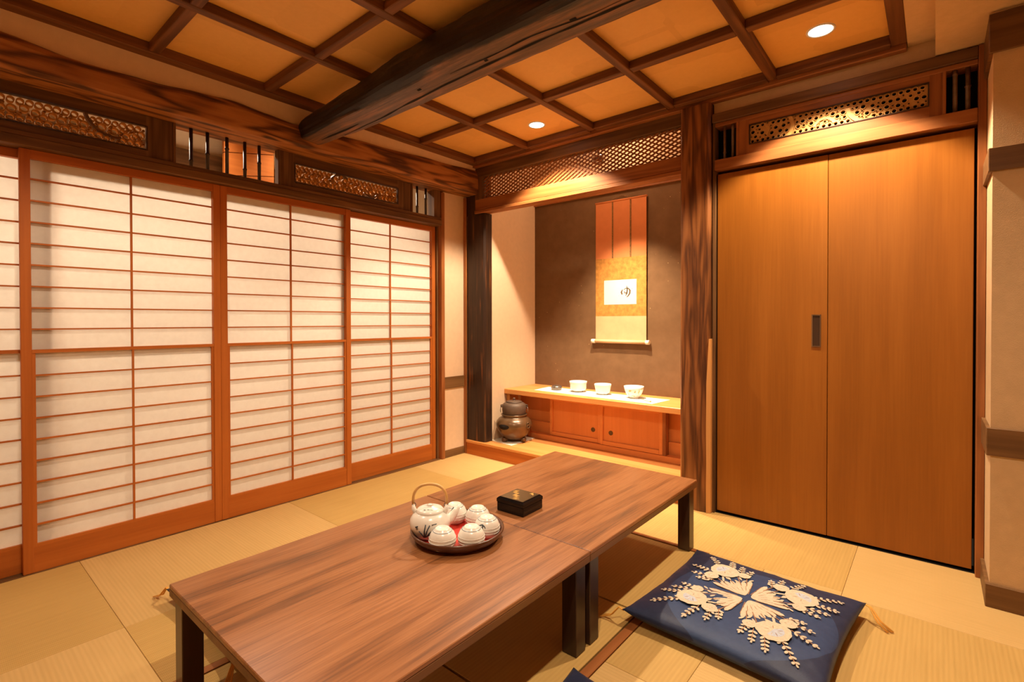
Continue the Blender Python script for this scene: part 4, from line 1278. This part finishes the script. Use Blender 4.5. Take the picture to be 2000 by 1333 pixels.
def top_z(x, y):
    return 0.040 + cush_h(x, y) + 0.004 * noise.noise(Vector((x * 9, y * 9, 1))) * min(1, cush_h(x, y) / 0.03)
def spray_mesh():
    """one quarter of the embroidery, drawn in plan then laid on the cushion top"""
    rnd_ = random.Random(11)
    bm = bmesh.new()
    lay = [0]
    def poly(pts_, mi):
        lay[0] += 1
        dz = 0.0022 + 0.00003 * lay[0]
        cx0 = sum(p[0] for p in pts_) / len(pts_); cy0 = sum(p[1] for p in pts_) / len(pts_)
        c0 = bm.verts.new((cx0, cy0, top_z(cx0, cy0) + dz + 0.0008))
        vs_ = [bm.verts.new((x, y, top_z(x, y) + dz)) for x, y in pts_]
        for k in range(len(vs_)):
            bm.faces.new((c0, vs_[k], vs_[(k + 1) % len(vs_)])).material_index = mi
    def petal(x, y, l, w_, a, mi):
        ca, sa = math.cos(a), math.sin(a)
        pts_ = []
        for k in range(10):
            q = 2 * PI * k / 10
            u = l * 0.5 * (1 + math.cos(q)); v_ = w_ * 0.5 * math.sin(q) * (0.6 + 0.4 * u / l)
            pts_.append((x + ca * u - sa * v_, y + sa * u + ca * v_))
        poly(pts_, mi)
    def blossom(x, y, r, mi=0, lob=7):
        pts_ = []
        for k in range(42):
            q = 2 * PI * k / 42
            rr = r * (0.93 + 0.055 * abs(math.cos((lob + 4) / 2 * q)) + 0.03 * math.sin(3 * q))
            pts_.append((x + rr * math.cos(q), y + rr * math.sin(q)))
        poly(pts_, mi)
        poly([(x + r * 0.58 * math.cos(2 * PI * k / 20), y + r * 0.58 * math.sin(2 * PI * k / 20)) for k in range(20)], 1)
        for k in range(9):
            q = 2 * PI * k / 9
            petal(x + r * 0.12 * math.cos(q), y + r * 0.12 * math.sin(q), r * 0.40, r * 0.06, q, 2 if k % 2 else 0)
    def stem(p, q, w_=0.0016):
        d_ = Vector((q[0] - p[0], q[1] - p[1])); n__ = Vector((-d_.y, d_.x)).normalized() * w_
        poly([(p[0] + n__.x, p[1] + n__.y), (q[0] + n__.x, q[1] + n__.y), (q[0] - n__.x, q[1] - n__.y), (p[0] - n__.x, p[1] - n__.y)], 2)
    def sprig(x, y, a, L_, n_):
        x2, y2 = x + L_ * math.cos(a), y + L_ * math.sin(a)
        stem((x, y), (x2, y2))
        for k in range(n_):
            s = (k + 0.6) / n_
            px, py = x + (x2 - x) * s, y + (y2 - y) * s
            for sd_ in (-1, 1):
                petal(px, py, 0.0175 * (1.15 - 0.45 * s), 0.0115, a + sd_ * (0.85 + rnd_.uniform(-0.2, 0.2)), 0)
        petal(x2, y2, 0.012, 0.008, a, 0)
    # local quadrant frame: centre of cushion at origin, spray grows along +x / +y diagonal
    D = math.radians(45)
    for k, a in enumerate((8, 20, 32, 45, 58, 70, 82)):          # fan of long leaves at the centre
        aa = math.radians(a)
        l = 0.118 if k in (0, 6) else 0.098
        petal(0.016 * math.cos(D), 0.016 * math.sin(D), l * 0.55, 0.020, aa, 0)
        petal(0.016 * math.cos(D) + 0.03 * math.cos(aa), 0.016 * math.sin(D) + 0.03 * math.sin(aa), l * 0.75, 0.024, aa, 0)
        stem((0.03 * math.cos(aa), 0.03 * math.sin(aa)), (l * 0.95 * math.cos(aa), l * 0.95 * math.sin(aa)), 0.0013)
    for a, l in ((30, 0.15), (45, 0.14), (62, 0.15), (18, 0.15), (72, 0.15)):
        aa = math.radians(a)
        stem((0.085 * math.cos(aa), 0.085 * math.sin(aa)), (l * math.cos(aa), l * math.sin(aa)), 0.0017)
    for k in range(18):
        aa = math.radians(rnd_.uniform(14, 78)); rr = rnd_.uniform(0.10, 0.15)
        petal(rr * math.cos(aa), rr * math.sin(aa), 0.022, 0.010, aa + rnd_.uniform(-0.9, 0.9), 0)
    for (x, y, a, l, n_) in ((0.165, 0.150, 40, 0.10, 5), (0.165, 0.075, 12, 0.06, 3), (0.150, 0.055, -8, 0.055, 3), (0.060, 0.150, 92, 0.062, 3), (0.045, 0.135, 110, 0.05, 3), (0.100, 0.165, 74, 0.075, 4), (0.175, 0.110, 18, 0.07, 4)):
        sprig(x, y, math.radians(a), l, n_)
    blossom(0.140, 0.126, 0.053)
    blossom(0.070, 0.150, 0.026, lob=6)
    blossom(0.150, 0.058, 0.022, lob=5)
    return to_mesh('embroidered_spray', bm)
SP = spray_mesh()
for k in ('thread_cream', 'thread_blue', 'thread_brown'):
    SP.materials.append(MATS[k])
def tassel(parent, cx, cy, dx, dy, nm='corner_tassel', curl=0.0):
    bm = bmesh.new()
    rnd_ = random.Random(int(1000 * (cx + cy)))
    base = Vector((cx, cy, 0.046))
    for k in range(5):
        sp_ = rnd_.uniform(-0.010, 0.010)
        e = Vector((-dy, dx, 0))
        p1 = base + Vector((dx, dy, 0)) * 0.025 + e * sp_ * 0.4 + Vector((0, 0, 0.004))
        p2 = base + Vector((dx, dy, 0)) * 0.055 + e * (sp_ + curl * 0.5) + Vector((0, 0, -0.030))
        p3 = base + Vector((dx, dy, 0)) * 0.095 + e * (sp_ * 1.3 + curl) + Vector((0, 0, -0.042))
        add_tube(bm, [base, p1, p2, p3], 0.0019, 5)
    return link(nm, to_mesh(nm, bm), 'tassel_yellow', parent)
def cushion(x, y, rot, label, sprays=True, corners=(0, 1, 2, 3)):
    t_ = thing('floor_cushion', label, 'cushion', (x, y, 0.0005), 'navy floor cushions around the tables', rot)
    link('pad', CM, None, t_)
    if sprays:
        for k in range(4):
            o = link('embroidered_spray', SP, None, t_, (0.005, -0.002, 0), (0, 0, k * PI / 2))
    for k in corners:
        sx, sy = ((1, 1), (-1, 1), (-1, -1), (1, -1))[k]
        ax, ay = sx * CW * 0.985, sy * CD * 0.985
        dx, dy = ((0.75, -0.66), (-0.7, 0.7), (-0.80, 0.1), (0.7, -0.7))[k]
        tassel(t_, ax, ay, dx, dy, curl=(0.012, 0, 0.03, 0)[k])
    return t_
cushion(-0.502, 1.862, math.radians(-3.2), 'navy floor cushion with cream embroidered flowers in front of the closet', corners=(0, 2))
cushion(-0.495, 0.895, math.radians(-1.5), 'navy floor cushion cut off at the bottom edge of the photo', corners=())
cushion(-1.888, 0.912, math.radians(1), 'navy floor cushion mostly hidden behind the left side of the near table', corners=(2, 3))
